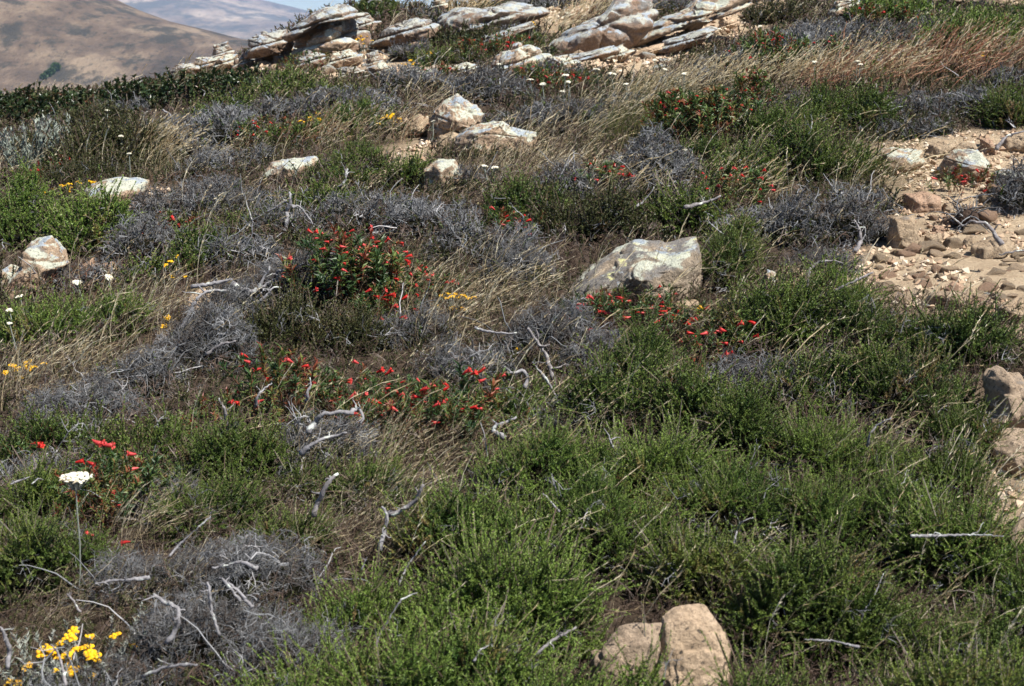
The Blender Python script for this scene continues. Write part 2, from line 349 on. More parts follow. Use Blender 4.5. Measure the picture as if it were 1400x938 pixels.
def proto_leafstem(lod, seed, L=.2, nl=30, ll=.036, lw=.009):
    """upright stem with whorls of lance-shaped leaves"""
    rg = np.random.default_rng(seed); g = Geo(); cv = rg.uniform(-.25, .25, 2) * L
    s = np.linspace(0, 1, 5); P = np.column_stack([cv[0] * s**2, cv[1] * s**2, L * s]); V, F = tube(P, np.linspace(.0022, .001, 5) * lod**.6, 3); g.add(V, F, 1)
    n = max(10, int(nl / lod**.5)); sc = np.sqrt(rg.uniform(.12, 1, n))
    for i in range(n):
        q = sc[i]; b = np.array([cv[0] * q * q, cv[1] * q * q, L * q]); ph = i * 2.4 + rg.uniform(-.3, .3)
        el = rg.uniform(-.1, .7) + .7 * q; d = np.array([math.cos(ph) * math.cos(el), math.sin(ph) * math.cos(el), math.sin(el)])
        sd = nrm(np.cross(d, [0, 0, 1.])); up = np.cross(sd, d); l = ll * rg.uniform(.65, 1.2) * lod**.25; w = lw * lod**.5 * rg.uniform(.7, 1.2)
        droop = -up * l * .22
        V = np.array([b, b + d * l * .45 - sd * w / 2 + up * w * .35, b + d * l * .45 + sd * w / 2 + up * w * .35, b + d * l * .5, b + d * l + droop])
        g.add(V, [(0, 3, 1), (0, 2, 3), (1, 3, 4), (3, 2, 4)], 0, tint=rg.uniform(-.25, .25))
    return g.get()
def proto_blade(lod, seed, L=1., bend=.45, w=.002, head=True):
    rg = np.random.default_rng(seed); n = 6; s = np.linspace(0, 1, n); b = bend * rg.uniform(.6, 1.3)
    P = np.column_stack([b * s**2.2, rg.uniform(-.1, .1) * s**2, s * (1 - .35 * b * s**2)]) * L
    ww = w * lod * np.array([1., .9, .8, .7, .6, .1]) if not head else w * lod * np.array([.8, .7, .6, .8, 2.1, .4])
    g = Geo(); off = np.column_stack([np.zeros(n), ww / 2, np.zeros(n)]) / .35
    an = rg.uniform(0, 3.1); off = np.column_stack([off[:, 1] * math.sin(an) * .6, off[:, 1], np.zeros(n)])
    V = np.concatenate([P - off, P + off]); F = []
    for i in range(n - 1): F += [(i, i + 1, n + i + 1), (i, n + i + 1, n + i)]
    g.add(V, F, 0)
    if head:      # short awned spikelets round the top third
        k = 9; q = rg.uniform(.62, 1, k); B = np.column_stack([np.interp(q, s, P[:, j]) for j in range(3)])
        o = nrm(np.column_stack([np.full(k, .6), rg.normal(size=k) * .5, rg.uniform(.2, 1, k)])); needles(g, B, o, np.full(k, .055), .008 * lod, np.ones(k), rg)
    return g.get()
_cache = {}
def protos(kind, d):
    lod = [l for l in (.8, 1.15, 1.7, 2.5, 3.6) if l <= max(.8, d / 3.7)][-1]; key = (kind, lod)
    if key not in _cache:
        f = {'shoot': lambda i: proto_shoot(lod, .075, 58, .0075, .0031, i, .95), 'long': lambda i: proto_shoot(lod, .13, 105, .0062, .0028, 50 + i, .75, (.25, 1)),
             'dense': lambda i: proto_shoot(lod, .05, 54, .009, .0036, 90 + i, 1.4, (0, .45)),
             'broad': lambda i: proto_leafstem(lod, 150 + i, .11, 26, .02, .009), 'monkey': lambda i: proto_leafstem(lod, 200 + i),
             'sage': lambda i: proto_shoot(lod, .26, 90, .022, .004, 250 + i, .5), 'woolly': lambda i: proto_shoot(lod, .12, 40, .02, .005, 260 + i, .8),
             'twig': lambda i: proto_twig(lod, 300 + i), 'blade': lambda i: proto_blade(lod, 400 + i), 'gblade': lambda i: proto_blade(lod, 450 + i, 1, .45, .0022, False)}[kind]
        _cache[key] = [f(i) for i in range(6)]
    return _cache[key], lod
def inst(g, pr, P, D, sc, tint, X=None, rg=rng):
    n = len(P); 
    if n == 0: return
    D = nrm(D); X = rg.normal(size=(n, 3)) if X is None else X
    Yv = nrm(np.cross(D, X)); Xv = np.cross(Yv, D); which = rg.integers(0, len(pr), n)
    for k, (V, F, m, a) in enumerate(pr):
        w = np.where(which == k)[0]
        if len(w) == 0: continue
        Q = (V[None, :, 0:1] * Xv[w][:, None] + V[None, :, 1:2] * Yv[w][:, None] + V[None, :, 2:3] * D[w][:, None]) * sc[w][:, None, None] + P[w][:, None]
        FF = F[None] + (np.arange(len(w)) * len(V))[:, None, None]
        g.add(Q.reshape(-1, 3), FF.reshape(-1, 3), np.tile(m, len(w)), tint=np.clip(np.repeat(tint[w], len(V)) + np.tile(a['tint'], len(w)), 0, 1), tip=np.tile(a['tip'], len(w)))

# ------------------------------------------------------------------ footprints
class Foot:
    """a patch of ground: centre, half width across the view, half depth along it, canopy height"""
    def __init__(s, cx, by, w, h, Hmax, hfrac=.72, dmin=.55, dmax=1.5):
        B, t = hit(cx, by); s.d = t; hm = h / FPX * t; s.a = w / FPX * t / 2
        v = nrm(np.array([B[0], B[1]])); s.v = v; s.u = np.array([v[1], -v[0]])
        s.H = min(Hmax * (1 - .38 * float(sst(9.5, 12.5, t))), hfrac * hm + .02)
        P2 = CP + ray(cx, by - h) * t; P2, t2 = hit(cx, by - h, s.H * .8)
        D = np.hypot(*(P2 - B)[:2]); s.b = float(np.clip(D, 2 * s.a * dmin, 2 * s.a * dmax)) / 2
        s.b = max(s.b, .06); s.c = B[:2] + v * s.b; s.seed = int(cx * 7 + by * 13) % 997
        s.base = np.array([s.c[0], s.c[1], float(height(s.c[0], s.c[1]))]); s.area = math.pi * s.a * s.b
    def sample(s, n, rg, edge=.16):
        th = rg.uniform(0, 2 * np.pi, n); q = np.sqrt(rg.random(n)); e = 1 + edge * 2 * n2(3 + 2.2 * np.cos(th), 3 + 2.2 * np.sin(th), s.seed)
        e2 = e * (1 + edge * rg.normal(size=n) * .4)
        X = s.c[0] + (s.u[0] * np.cos(th) * s.a + s.v[0] * np.sin(th) * s.b) * q * e2
        Y = s.c[1] + (s.u[1] * np.cos(th) * s.a + s.v[1] * np.sin(th) * s.b) * q * e2
        out = (s.u[None] * np.cos(th)[:, None] + s.v[None] * np.sin(th)[:, None])
        return X, Y, q, out
    def dome(s, X, Y, q):
        l = fb(X / .19, Y / .19, s.seed % 50, 2)
        return s.H * np.sqrt(np.clip(1.02 - q**2.6, 0, 1)) * np.clip(.86 + .95 * l, .25, 1.35)

def dome_grid(f, frac, jag=0., qmax=1.0, step=.03):
    nr = int(np.clip(f.a / step, 8, 30)); ns = int(np.clip(nr * 4, 32, 112)); qv = np.concatenate([[0.001], np.linspace(.06, qmax, nr)]); th = np.arange(ns) * 2 * np.pi / ns
    Q, T = np.meshgrid(qv, th, indexing='ij'); e = 1 + .32 * n2(3 + 2.2 * np.cos(T), 3 + 2.2 * np.sin(T), f.seed)
    X = f.c[0] + (f.u[0] * np.cos(T) * f.a + f.v[0] * np.sin(T) * f.b) * Q * e; Y = f.c[1] + (f.u[1] * np.cos(T) * f.a + f.v[1] * np.sin(T) * f.b) * Q * e
    Z = height(X, Y) + f.dome(X, Y, Q) * frac + jag * fb(X / .03, Y / .03, 3, 3) - .03 * (Q > .97)
    nr = len(qv); i, j = np.meshgrid(np.arange(nr - 1), np.arange(ns), indexing='ij'); a = (i * ns + j).ravel(); b = (i * ns + (j + 1) % ns).ravel()
    return np.column_stack([X.ravel(), Y.ravel(), Z.ravel()]), np.concatenate([np.column_stack([a, a + ns, b + ns]), np.column_stack([a, b + ns, b])]), Q.ravel()
def core(g, f, frac, mi):  # solid dome added inside the shrub to darken its gaps and hide soil
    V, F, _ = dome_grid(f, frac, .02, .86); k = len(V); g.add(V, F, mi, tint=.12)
def shell(f, dens, rg):
    """points spread evenly over the canopy surface, steep flanks too, with the outward normals"""
    V, F, Q = dome_grid(f, 1., 0, 1.); A, B, C = V[F[:, 0]], V[F[:, 1]], V[F[:, 2]]; N = np.cross(B - A, C - A); ar = np.linalg.norm(N, axis=1) / 2; N = nrm(N); N = np.where(N[:, 2:3] < 0, -N, N)
    n = int(dens * ar.sum()) + 20; k = rg.choice(len(F), n, p=ar / ar.sum()); r1 = np.sqrt(rg.random(n))[:, None]; r2 = rg.random(n)[:, None]
    return A[k] * (1 - r1) + B[k] * r1 * (1 - r2) + C[k] * r1 * r2, N[k], n
def green_shrub(cx, by, w, h, label, mat='needle', H=.36, dens=1., grey=.1, longf=.16, lean=.16, tint0=0., group='low green shrubs on the slope', cat='shrub', name='green_shrub', kind=None):
    f = Foot(cx, by, w * 1.06, h, H * .82); rg = np.random.default_rng(f.seed + 5); pr, lod = protos('shoot', f.d)
    root = empty(name, f.base, label, cat, group)
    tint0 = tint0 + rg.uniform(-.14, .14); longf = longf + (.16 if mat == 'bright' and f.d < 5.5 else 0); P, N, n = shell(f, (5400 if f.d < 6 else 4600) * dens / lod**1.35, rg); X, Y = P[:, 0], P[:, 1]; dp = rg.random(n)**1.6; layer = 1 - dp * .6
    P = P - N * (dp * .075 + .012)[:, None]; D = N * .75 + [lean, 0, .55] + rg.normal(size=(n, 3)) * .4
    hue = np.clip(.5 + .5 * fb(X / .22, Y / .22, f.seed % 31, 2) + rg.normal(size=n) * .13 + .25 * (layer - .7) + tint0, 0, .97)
    hue = np.where((rg.random(n) < .012) | ((n2(X / .09, Y / .09, f.seed + 40) > .31) & (rg.random(n) < .6)), 1., hue)
    g = Geo(); lm = rg.random(n); sc = lod**.2 * rg.uniform(.65, 1.2, n) * rg.uniform(.82, 1.25)
    isl = (lm < longf) & (layer > .55); isd = (~isl) & (lm > .55)
    for kind_, sel in (('long', isl), ('dense', isd), ('shoot', ~isl & ~isd)):
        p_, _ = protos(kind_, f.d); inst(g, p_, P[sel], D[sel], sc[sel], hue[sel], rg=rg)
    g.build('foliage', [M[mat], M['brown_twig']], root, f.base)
    m = int((60 + 700 * grey) * f.area / lod**1.2) + 8; g = Geo(); X, Y, q, out = f.sample(m, rg); top = f.dome(X, Y, q)
    patch = n2(X / .2, Y / .2, f.seed + 9) > -.1; Z = height(X, Y) + top * rg.uniform(.1, 1.0, m) * np.where(patch, 1, .6)
    D = np.column_stack([out * (q * .8)[:, None], np.full(m, .7)]) + rg.normal(size=(m, 3)) * .6
    inst(g, protos('twig', f.d)[0], np.column_stack([X, Y, Z]), D, lod**.3 * rg.uniform(.7, 1.3, m), np.clip(rg.normal(.5, .25, m), 0, 1), rg=rg)
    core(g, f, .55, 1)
    g.build('twigs', [M['twig'], M['gap_shade']], root, f.base)
    return root
def broad_shrub(cx, by, w, h, label, H=.22, mat='dark', **k):
    f = Foot(cx, by, w, h, H); rg = np.random.default_rng(f.seed + 5); pr, lod = protos('broad', f.d)
    root = empty('leafy_shrub', f.base, label, 'shrub', 'dark leafy shrubs along the skyline')
    n = int(2000 * f.area / lod**1.3) + 20; X, Y, q, out = f.sample(n, rg); top = f.dome(X, Y, q)
    Z = height(X, Y) + top * (.25 + .75 * rg.random(n)**.5) - .07
    D = np.column_stack([out * (q * .5)[:, None], np.full(n, 1.)]) + rg.normal(size=(n, 3)) * .3
    g = Geo(); inst(g, pr, np.column_stack([X, Y, Z]), D, lod**.25 * rg.uniform(.7, 1.4, n), np.clip(rg.normal(.5, .22, n), 0, 1), rg=rg)
    g.build('foliage', [M[mat], M['brown_twig']], root, f.base); return root
def grey_shrub(cx, by, w, h, label, H=.32, dens=1., green=.06, tint0=0., brown=False, group='grey twiggy shrubs on the slope'):
    f = Foot(cx, by, w * 1.2, h, H * .85); rg = np.random.default_rng(f.seed + 5); pr, lod = protos('twig', f.d)
    root = empty('twiggy_shrub', f.base, label, 'shrub', group)
    tint0 = tint0 + rg.uniform(-.1, .1); P, N, n = shell(f, 4000 * dens / lod**1.35, rg); X, Y = P[:, 0], P[:, 1]
    P = P - N * (rg.random(n)**1.6 * .07 + .008)[:, None]; D = N * .7 + [.15, 0, .3] + rg.normal(size=(n, 3)) * .5
    hue = np.clip(.42 + .3 * fb(X / .15, Y / .15, f.seed % 37, 2) + rg.normal(size=n) * .2 + tint0, 0, 1)
    g = Geo(); inst(g, pr, P, D, lod**.2 * rg.uniform(.45, .95, n), hue, rg=rg)
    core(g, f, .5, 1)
    if f.d < 9:   # thick gnarled silvery stems
        for i in range(int(3 + 16 * f.area)):
            X, Y, q, out = f.sample(1, rg); tp = f.dome(X, Y, q)[0]; p = np.array([X[0], Y[0], height(X, Y)[0] + tp * rg.uniform(.7, 1.0)]); d = nrm(np.array([rg.normal(), rg.normal(), rg.uniform(-.1, .5)])); pts = [p]
            for k in range(7): d = nrm(d + rg.normal(size=3) * .5); p = p + d * rg.uniform(.012, .03); pts.append(p)
            r0 = rg.uniform(.002, .0045); V, F = tube(pts, np.linspace(r0, r0 * .4, 8), 5); g.add(V, F, 0, tint=float(np.clip(rg.normal(.8, .15), 0, 1)))
            for s_ in range(3):
                p = np.array(pts[rg.integers(2, 7)]); d = nrm(rg.normal(size=3) + [0, 0, .4]); pp = [p]
                for k in range(4): d = nrm(d + rg.normal(size=3) * .45); p = p + d * .014; pp.append(p)
                V, F = tube(pp, np.linspace(r0 * .45, r0 * .15, 5), 4); g.add(V, F, 0, tint=.9)
    # a few longer bare branches, pale where the bark is gone
    for i in range(int(3 + 12 * f.area)):
        X, Y, q, out = f.sample(1, rg); p = np.array([X[0], Y[0], height(X, Y)[0] + .3 * f.H]); d = nrm(np.array([out[0, 0] * q[0] + .2, out[0, 1] * q[0], rg.uniform(.2, .9)]) + rg.normal(size=3) * .3); pts = [p]
        for k in range(6): d = nrm(d + rg.normal(size=3) * .2 - [0, 0, .05]); p = p + d * rg.uniform(.02, .045) * lod**.2; pts.append(p)
        V, F = tube(pts, np.linspace(.003, .001, 7) * lod**.4, 4); g.add(V, F, 0, tint=float(np.clip(rg.normal(.75, .2), 0, 1)))
    g.build('twigs', [M['twig'], M['gap_shade']], root, f.base)
    m = int(2600 * green * f.area / lod**1.3) + 6; X, Y, q, out = f.sample(m, rg); top = f.dome(X, Y, q); g = Geo()
    k = n2(X / .18, Y / .18, f.seed + 3) > -.12; X, Y, q, out, top = X[k], Y[k], q[k], out[k], top[k]; m = len(X)
    if m:
        D = np.column_stack([out * (q * .8)[:, None], np.full(m, .8)]) + rg.normal(size=(m, 3)) * .4
        inst(g, protos('shoot', f.d)[0], np.column_stack([X, Y, height(X, Y) + top * rg.uniform(.5, .95, m) - .03]), D, lod**.3 * rg.uniform(.6, 1.1, m), np.clip(rg.normal(.4, .2, m), 0, .95), rg=rg)
        g.build('foliage', [M['needle'], M['brown_twig']], root, f.base)
    return root

# flowers: one mesh of each, copied
def flower_mesh():
    g = Geo(); s = np.linspace(0, 1, 7); P = np.column_stack([.003 * np.sin(s * 3), 0 * s, .034 * s]); V, F = tube(P, np.array([.0018, .0026, .0038, .005, .006, .0068, .0072]), 8); g.add(V, F, 0, tint=np.repeat(s, 8)[:len(V)] * .6, tip=0)
    for i in range(5):
        a = i * 2 * np.pi / 5 + .3; d = np.array([math.cos(a), math.sin(a), .35]); sd = np.array([-math.sin(a), math.cos(a), 0]); b = np.array([0, 0, .033]) + d * .005
        q = [b - sd * .003, b + sd * .003, b + d * .004 + sd * .004, b + d * .007 + sd * .0024, b + d * .007 - sd * .0024, b + d * .004 - sd * .004]
        g.add(np.array(q), [(0, 1, 2), (0, 2, 5), (5, 2, 3), (5, 3, 4)], 0, tint=.55, tip=.5)
    cal = tube(np.array([[0, 0, -.012], [0, 0, 0], [0, 0, .008]]), [.0018, .003, .0026], 6); g.add(*cal, 1, tint=.3)
    V, F, m, a = g.get(); return mesh('flower', V, F, [M['red'], M['monkey']], m, a, True)
def cluster_mesh(mat, n, rad, fr, dome, seed, lift=.0):
    rg = np.random.default_rng(seed); g = Geo()
    for i in range(n):
        r = rad * math.sqrt((i + .5) / n) * rg.uniform(.85, 1.1); a = i * 2.4; c = np.array([r * math.cos(a), r * math.sin(a), dome * (1 - (r / rad)**2) + rg.uniform(-.1, .1) * fr]); f_ = fr * rg.uniform(.7, 1.25)
        k = 7; an = np.arange(k) * 2 * np.pi / k + rg.random(); tilt = rg.normal(size=2) * .3
        ring = np.column_stack([np.cos(an) * f_, np.sin(an) * f_, (np.cos(an) * tilt[0] + np.sin(an) * tilt[1]) * f_])
        V = np.concatenate([[c + [0, 0, f_ * .55]], c + ring * .7 + [0, 0, f_ * .35], c + ring - [0, 0, f_ * .15]]); F = [(0, 1 + j, 1 + (j + 1) % k) for j in range(k)]
        for j in range(k): F += [(1 + j, 1 + k + j, 1 + k + (j + 1) % k), (1 + j, 1 + k + (j + 1) % k, 1 + (j + 1) % k)]
        g.add(V, F, 0, tint=rg.random())
        V, F = tube(np.array([c * [.25, .25, 0] - [0, 0, rad * .8], c]), .0007, 3); g.add(V, F, 1, tint=.5)
    V, F, m, a = g.get(); return mesh('flower_head', V, F, [M[mat], M['woolly']], m, a)
FLOWER = flower_mesh()
YHEAD = [cluster_mesh('yellow', 9, .013, .0052, .004, 1), cluster_mesh('yellow', 14, .017, .0055, .006, 2), cluster_mesh('yellow', 6, .01, .005, .003, 3)]
WHEAD = [cluster_mesh('white', 70, .036, .0048, .008, 5), cluster_mesh('white', 30, .028, .0058, .006, 6)]
def lookrot(d, roll=0.):
    q = Vector(d).to_track_quat('Z', 'Y'); return (q.to_matrix() @ Matrix.Rotation(roll, 3, 'Z')).to_euler()
def put(root, name, me, P, d, sc, rg):
    o = bpy.data.objects.new(name, me); COL.objects.link(o); o.parent = root; o.location = Vector(P) - root.location
    o.rotation_euler = lookrot(d, rg.uniform(0, 6.28)); o.scale = (sc,) * 3; return o

def monkeyflower(cx, by, w, h, nf, label, H=.4, pts=None, dens=1., red=0.):
    f = Foot(cx, by, w * 1.2, h * 1.1, H, .85); rg = np.random.default_rng(f.seed + 8); pr, lod = protos('monkey', f.d)
    nf = int(nf * (2.5 if 5 < f.d < 8 else 1.9))
    root = empty('flowering_shrub', f.base, label, 'flowering shrub', 'red flowered shrubs on the slope')
    n = int(1150 * dens * f.area / lod**1.0) + 8; X, Y, q, out = f.sample(n, rg); top = f.dome(X, Y, q)
    L = np.clip(top * rg.uniform(.6, 1.15, n), .08, .3); Z = height(X, Y) + top - L * .95
    D = np.column_stack([out * (q * .45)[:, None], np.full(n, 1.)]) + rg.normal(size=(n, 3)) * .2
    g = Geo(); inst(g, pr, np.column_stack([X, Y, Z]), D, np.clip(L / .2, .6, 1.3) * lod**.2, np.clip(rg.normal(.46 + red, .26, n), 0, 1), rg=rg)
    g.build('foliage', [M['monkey'], M['stem']], root, f.base)
    tops = np.column_stack([X, Y, Z]) + nrm(D) * L[:, None]
    sc_ = Z + L - height(X, Y) - .06 * np.abs(q); od = np.argsort(-(sc_ + .05 * rg.random(n) - .04 * ((X - f.c[0]) * f.v[0] + (Y - f.c[1]) * f.v[1]) / f.b)); k = rg.permutation(od[:max(nf * 3, 20)])[:nf]
    if pts:
        for x, y in pts:
            P = CP + ray(x, y) * (f.d + f.b * rg.uniform(.2, .9)); zt = height(P[0], P[1]) + .03
            if P[2] < zt: P = hit(x, y, .12)[0]
            d = nrm(np.array([rg.choice([-1, 1, 1]) * rg.uniform(.7, 1), rg.uniform(-.5, .2), rg.uniform(-.3, .5)])); put(root, 'flower', FLOWER, P, d, rg.uniform(.7, 1.0), rg)
    else:
        for i in k:
            d = nrm(np.array([rg.choice([-1, 1, 1]) * rg.uniform(.6, 1), rg.uniform(-.6, .3), rg.uniform(-.3, .7)]))
            put(root, 'flower', FLOWER, tops[i] + d * .012 + np.array([0, -.01, rg.uniform(-.015, .02)]), d, rg.uniform(.55, .98) * max(1, f.d / 9)**.3, rg)
    return root
def yellow_plant(cx, by, w, h, heads, label, H=.16, mat='woolly', leaf=1.):
    f = Foot(cx, by, w, h, H, .9); rg = np.random.default_rng(f.seed + 3); pr, lod = protos('woolly', f.d)
    root = empty('golden_yarrow', f.base, label, 'wildflower', 'yellow flower clumps on the slope')
    n = int(520 * leaf * f.area / lod) + 10; X, Y, q, out = f.sample(n, rg); Z = height(X, Y) + f.H * .22 * rg.random(n)
    D = np.column_stack([out * (q * .6)[:, None], np.full(n, 1.)]) + rg.normal(size=(n, 3)) * .25
    g = Geo(); inst(g, pr, np.column_stack([X, Y, Z]), D, np.clip(f.H * .6 / .12, .4, 1.1) * rg.uniform(.7, 1.2, n), rg.random(n), rg=rg)
    if isinstance(heads, int):
        X, Y, q, out = f.sample(heads, rg); HP = [np.array([x, y, height(x, y) + f.H * (1.05 - .35 * qq * qq) * rg.uniform(.8, 1.08)]) for x, y, qq in zip(X, Y, q)]
    else: HP = [CP + ray(x, y) * (f.d + f.b * rg.uniform(.0, .9)) for x, y in heads]
    for P in HP:
        b = np.array([P[0] * .55 + f.c[0] * .45, P[1] * .55 + f.c[1] * .45, 0]); b[2] = height(b[0], b[1]); mid = b * .4 + P * .6 + rg.normal(size=3) * .006
        V, F = tube(np.array([b, mid, P - [0, 0, .006]]), .0012 * lod**.5, 3); g.add(V, F, 0, tint=.5)
    g.build('foliage', [M[mat], M['brown_twig']], root, f.base)
    for P in HP: put(root, 'flower_head', YHEAD[rg.integers(0, 3)], P, nrm(np.array([0, -.25, 1]) + rg.normal(size=3) * .25), (.45 if cx > 1300 and by > 600 else 1) * rg.uniform(.75, 1.15) * max(1, f.d / 9)**.4, rg)
    return root
def yarrow(px, py, wpx, stem, label):
    """a single stem with a flat white head; (px, py) is the head"""
    P, t = hit(px, py, stem); b = P.copy(); rg = np.random.default_rng(int(px * 3 + py)); b[:2] += rg.uniform(-.03, .02, 2); b[2] = height(b[0], b[1]); lod = max(1, t / 3.7)
    root = empty('white_yarrow', b, label, 'wildflower', 'white flat topped yarrow flowers')
    g = Geo(); s = np.linspace(0, 1, 5)[:, None]; V, F = tube(b * (1 - s) + P * s + np.column_stack([.02 * np.sin(3 * s[:, 0]), 0 * s[:, 0], 0 * s[:, 0]]) * (1 - s), .0017 * lod**.6, 4); g.add(V, F, 0, tint=.5)
    g.build('stem', [M['woolly']], root, b)
    n = 9; g = Geo(); q = rg.random(n) * .75; PP = b + (P - b) * q[:, None]; D = np.column_stack([rg.normal(size=(n, 2)), np.full(n, .6)])
    inst(g, protos('shoot', t)[0], PP, D, rg.uniform(.4, .9, n), rg.uniform(.4, .8, n), rg=rg); g.build('leaves', [M['olive'], M['woolly']], root, b)
    me = WHEAD[0 if wpx > 30 else 1]; r = .04 if wpx > 30 else .032
    put(root, 'flower_head', me, P, nrm(np.array([0, -.16, 1]) + rg.normal(size=3) * .14), wpx / FPX * t / 2 / r, rg)
    return root

# ------------------------------------------------------------------ rocks
def ico(n):
    import bmesh
    bm = bmesh.new(); bmesh.ops.create_icosphere(bm, subdivisions=n, radius=1); V = np.array([v.co[:] for v in bm.verts]); F = np.array([[v.index for v in f.verts] for f in bm.faces]); bm.free(); return V, F
ICO = {n: ico(n) for n in (2, 3, 4, 5, 6)}
def facet(U, rg, n=11, lo=.72, hi=1.05, bias=None):
    N = nrm(rg.normal(size=(n, 3))); D = rg.uniform(lo, hi, n); r = np.full(len(U), 1.3)
    for a, d in zip(N, D):
        k = U @ a; r = np.minimum(r, np.where(k > .05, d / np.maximum(k, .05), 9))
    return r
def rough(V, size, seed, amp=1.):
    r = np.linalg.norm(V, axis=1, keepdims=True) + 1e-6; N = V / r; s = size
    cr = np.abs(n3(V / s * 2.6, seed + 3)); crack = -np.exp(-(cr / .035)**2) * .035
    strat = -np.exp(-((n3(np.column_stack([V[:, 0] * .25, V[:, 1] * .25, V[:, 2] * 2.2 + V[:, 0] * .5]) / s * 2.5, seed + 7)) / .05)**2) * .03
    dd = .12 * n3(V / s * 1.5, seed) + .06 * n3(V / s * 3.5, seed + 1) + .03 * n3(V / s * 8, seed + 2) + .026 * n3(V / s * 18, seed + 4) + .014 * n3(V / s * 40, seed + 5) + crack + strat
    return V + N * (dd * s * amp)[:, None]
def rock(outline, mat, label, base=None, depth=.5, seed=1, sub=5, name='rock', group=None, push=.5, parent=None, sink=.12, strata=0, fc=.8, tilt=0., amp=1., loc_label=None, power=2.0):
    """star-shaped stone whose side view follows the outline; it has real depth behind and in front of it"""
    O = np.array(outline, float); x0, x1, y0, y1 = O[:, 0].min(), O[:, 0].max(), O[:, 1].min(), O[:, 1].max()
    B, t = hit((x0 + x1) / 2, base if base else y1 - .06 * (y1 - y0)); w = (x1 - x0) / FPX * t; dep = depth * w; t = t + dep * push; w = (x1 - x0) / FPX * t; dep = depth * w
    h = y1 - y0; O = O.copy(); lowp = O[:, 1] > y1 - .28 * h; O[lowp, 1] += sink * h
    c = np.array([(x0 + x1) / 2, (y0 + y1 + .1 * h) / 2]); rg = np.random.default_rng(seed)
    U = ICO[sub][0]; F = ICO[sub][1]; th = np.arctan2(U[:, 2], U[:, 0]); thp = np.arctan2(-(O[:, 1] - c[1]), O[:, 0] - c[0])
    # ray-cast the outline from its centre
    TH = np.linspace(-np.pi, np.pi, 361); RR = np.zeros(361)
    for i, a in enumerate(TH):
        dx, dy = math.cos(a), -math.sin(a); best = 0
        for k in range(len(O)):
            p, q = O[k] - c, O[(k + 1) % len(O)] - c; e = q - p; den = dx * e[1] - dy * e[0]
            if abs(den) < 1e-9: continue
            tt = (p[0] * e[1] - p[1] * e[0]) / den; ss = (p[0] * dy - p[1] * dx) / den
            if tt > 0 and -1e-6 <= ss <= 1 + 1e-6: best = max(best, tt)
        RR[i] = best
    r = np.interp(th, TH, RR) / FPX * t; cph = np.sqrt(np.clip(1 - U[:, 1]**2, 0, 1)); cp2 = cph**(2 / power)
    X = np.cos(th) * r * cp2; Z = np.sin(th) * r * cp2; Yy = np.sign(U[:, 1]) * np.abs(U[:, 1])**(1.0) * dep
    V = np.column_stack([X, Yy, Z]); fr = facet(U, rg, 24, fc, 1.02); wgt = np.clip(np.abs(U[:, 1]) * 1.6, 0, 1)
    V = V * (1 - wgt + wgt * np.minimum(fr, 1.15))[:, None]
    size = min(w, h / FPX * t * 1.6); V = rough(V, size, seed, amp)
    if strata:
        lay = (V[:, 2] - V[:, 0] * .28 + .05 * size * n3(V / size * 2, seed)) / (size * .3); fq = lay - np.floor(lay); st = (np.floor(lay) % 3 - 1) * .035 + .05 * np.minimum(fq, .75) - .08 * np.exp(-(np.minimum(fq, 1 - fq) / .09)**2)
        N_ = V / (np.linalg.norm(V, axis=1, keepdims=True) + 1e-6); V = V + N_ * (st * size * strata)[:, None]
        jt = np.abs(n3(np.column_stack([V[:, 0] * 1.6, V[:, 1] * 1.6, V[:, 2] * .3]) / size * 2.2, seed + 11)); V = V - N_ * (np.exp(-(jt / .03)**2) * .045 * size * strata)[:, None]
    V = V[:, 0:1] * RT + V[:, 1:2] * np.array([0, 1, 0.02]) + V[:, 2:3] * np.array([0, .12, 1.])
    C = CP + ray(c[0], c[1]) * t; me = mesh(name, V, F, [M[mat]], smooth=True)
    if parent is not None:
        o = link(name, me, parent, Vector(C) - parent.location)
        if loc_label: o['label'] = loc_label
        return o
    o = link(name, me, None, C); return tag(o, label, 'rock', group)
PEB = {}
def pebble_mesh(mat, k, sub=3):
    key = (mat, k, sub)
    if key not in PEB:
        rg = np.random.default_rng(k + 70); U, F = ICO[sub]; V = U * facet(U, rg, 12, .62, .95)[:, None]; V = rough(V * [1, .8, .62], 1., k * 3 + 2, 1.)
        PEB[key] = mesh('stone', V, F, [M[mat]], smooth=True)
    return PEB[key]
def stone(px, py, w, h, mat, label, group, name='stone', seed=None, sub=4):
    """a loose stone seen as w by h pixels, its foot at (px, py)"""
    k = int(px * 3 + py * 5) if seed is None else seed; rg = np.random.default_rng(k); P, t = hit(px, py - h * .15)
    o = link(name, pebble_mesh(mat, k % 9, sub)); W_ = w / FPX * t; H_ = h / FPX * t
    o.scale = (W_ * .56 / .85, W_ * .5 / .8, max(H_, .25 * W_) * .55 / .52); o.rotation_euler = (rg.uniform(-.2, .2), rg.uniform(-.25, .25), rg.uniform(-.6, .6) + (3.14 if rg.random() < .5 else 0))
    o.location = (P[0], P[1] + W_ * .3, height(P[0], P[1] + W_ * .3) + H_ * .28); return tag(o, label, 'stone' if name == 'stone' else 'rock', group)

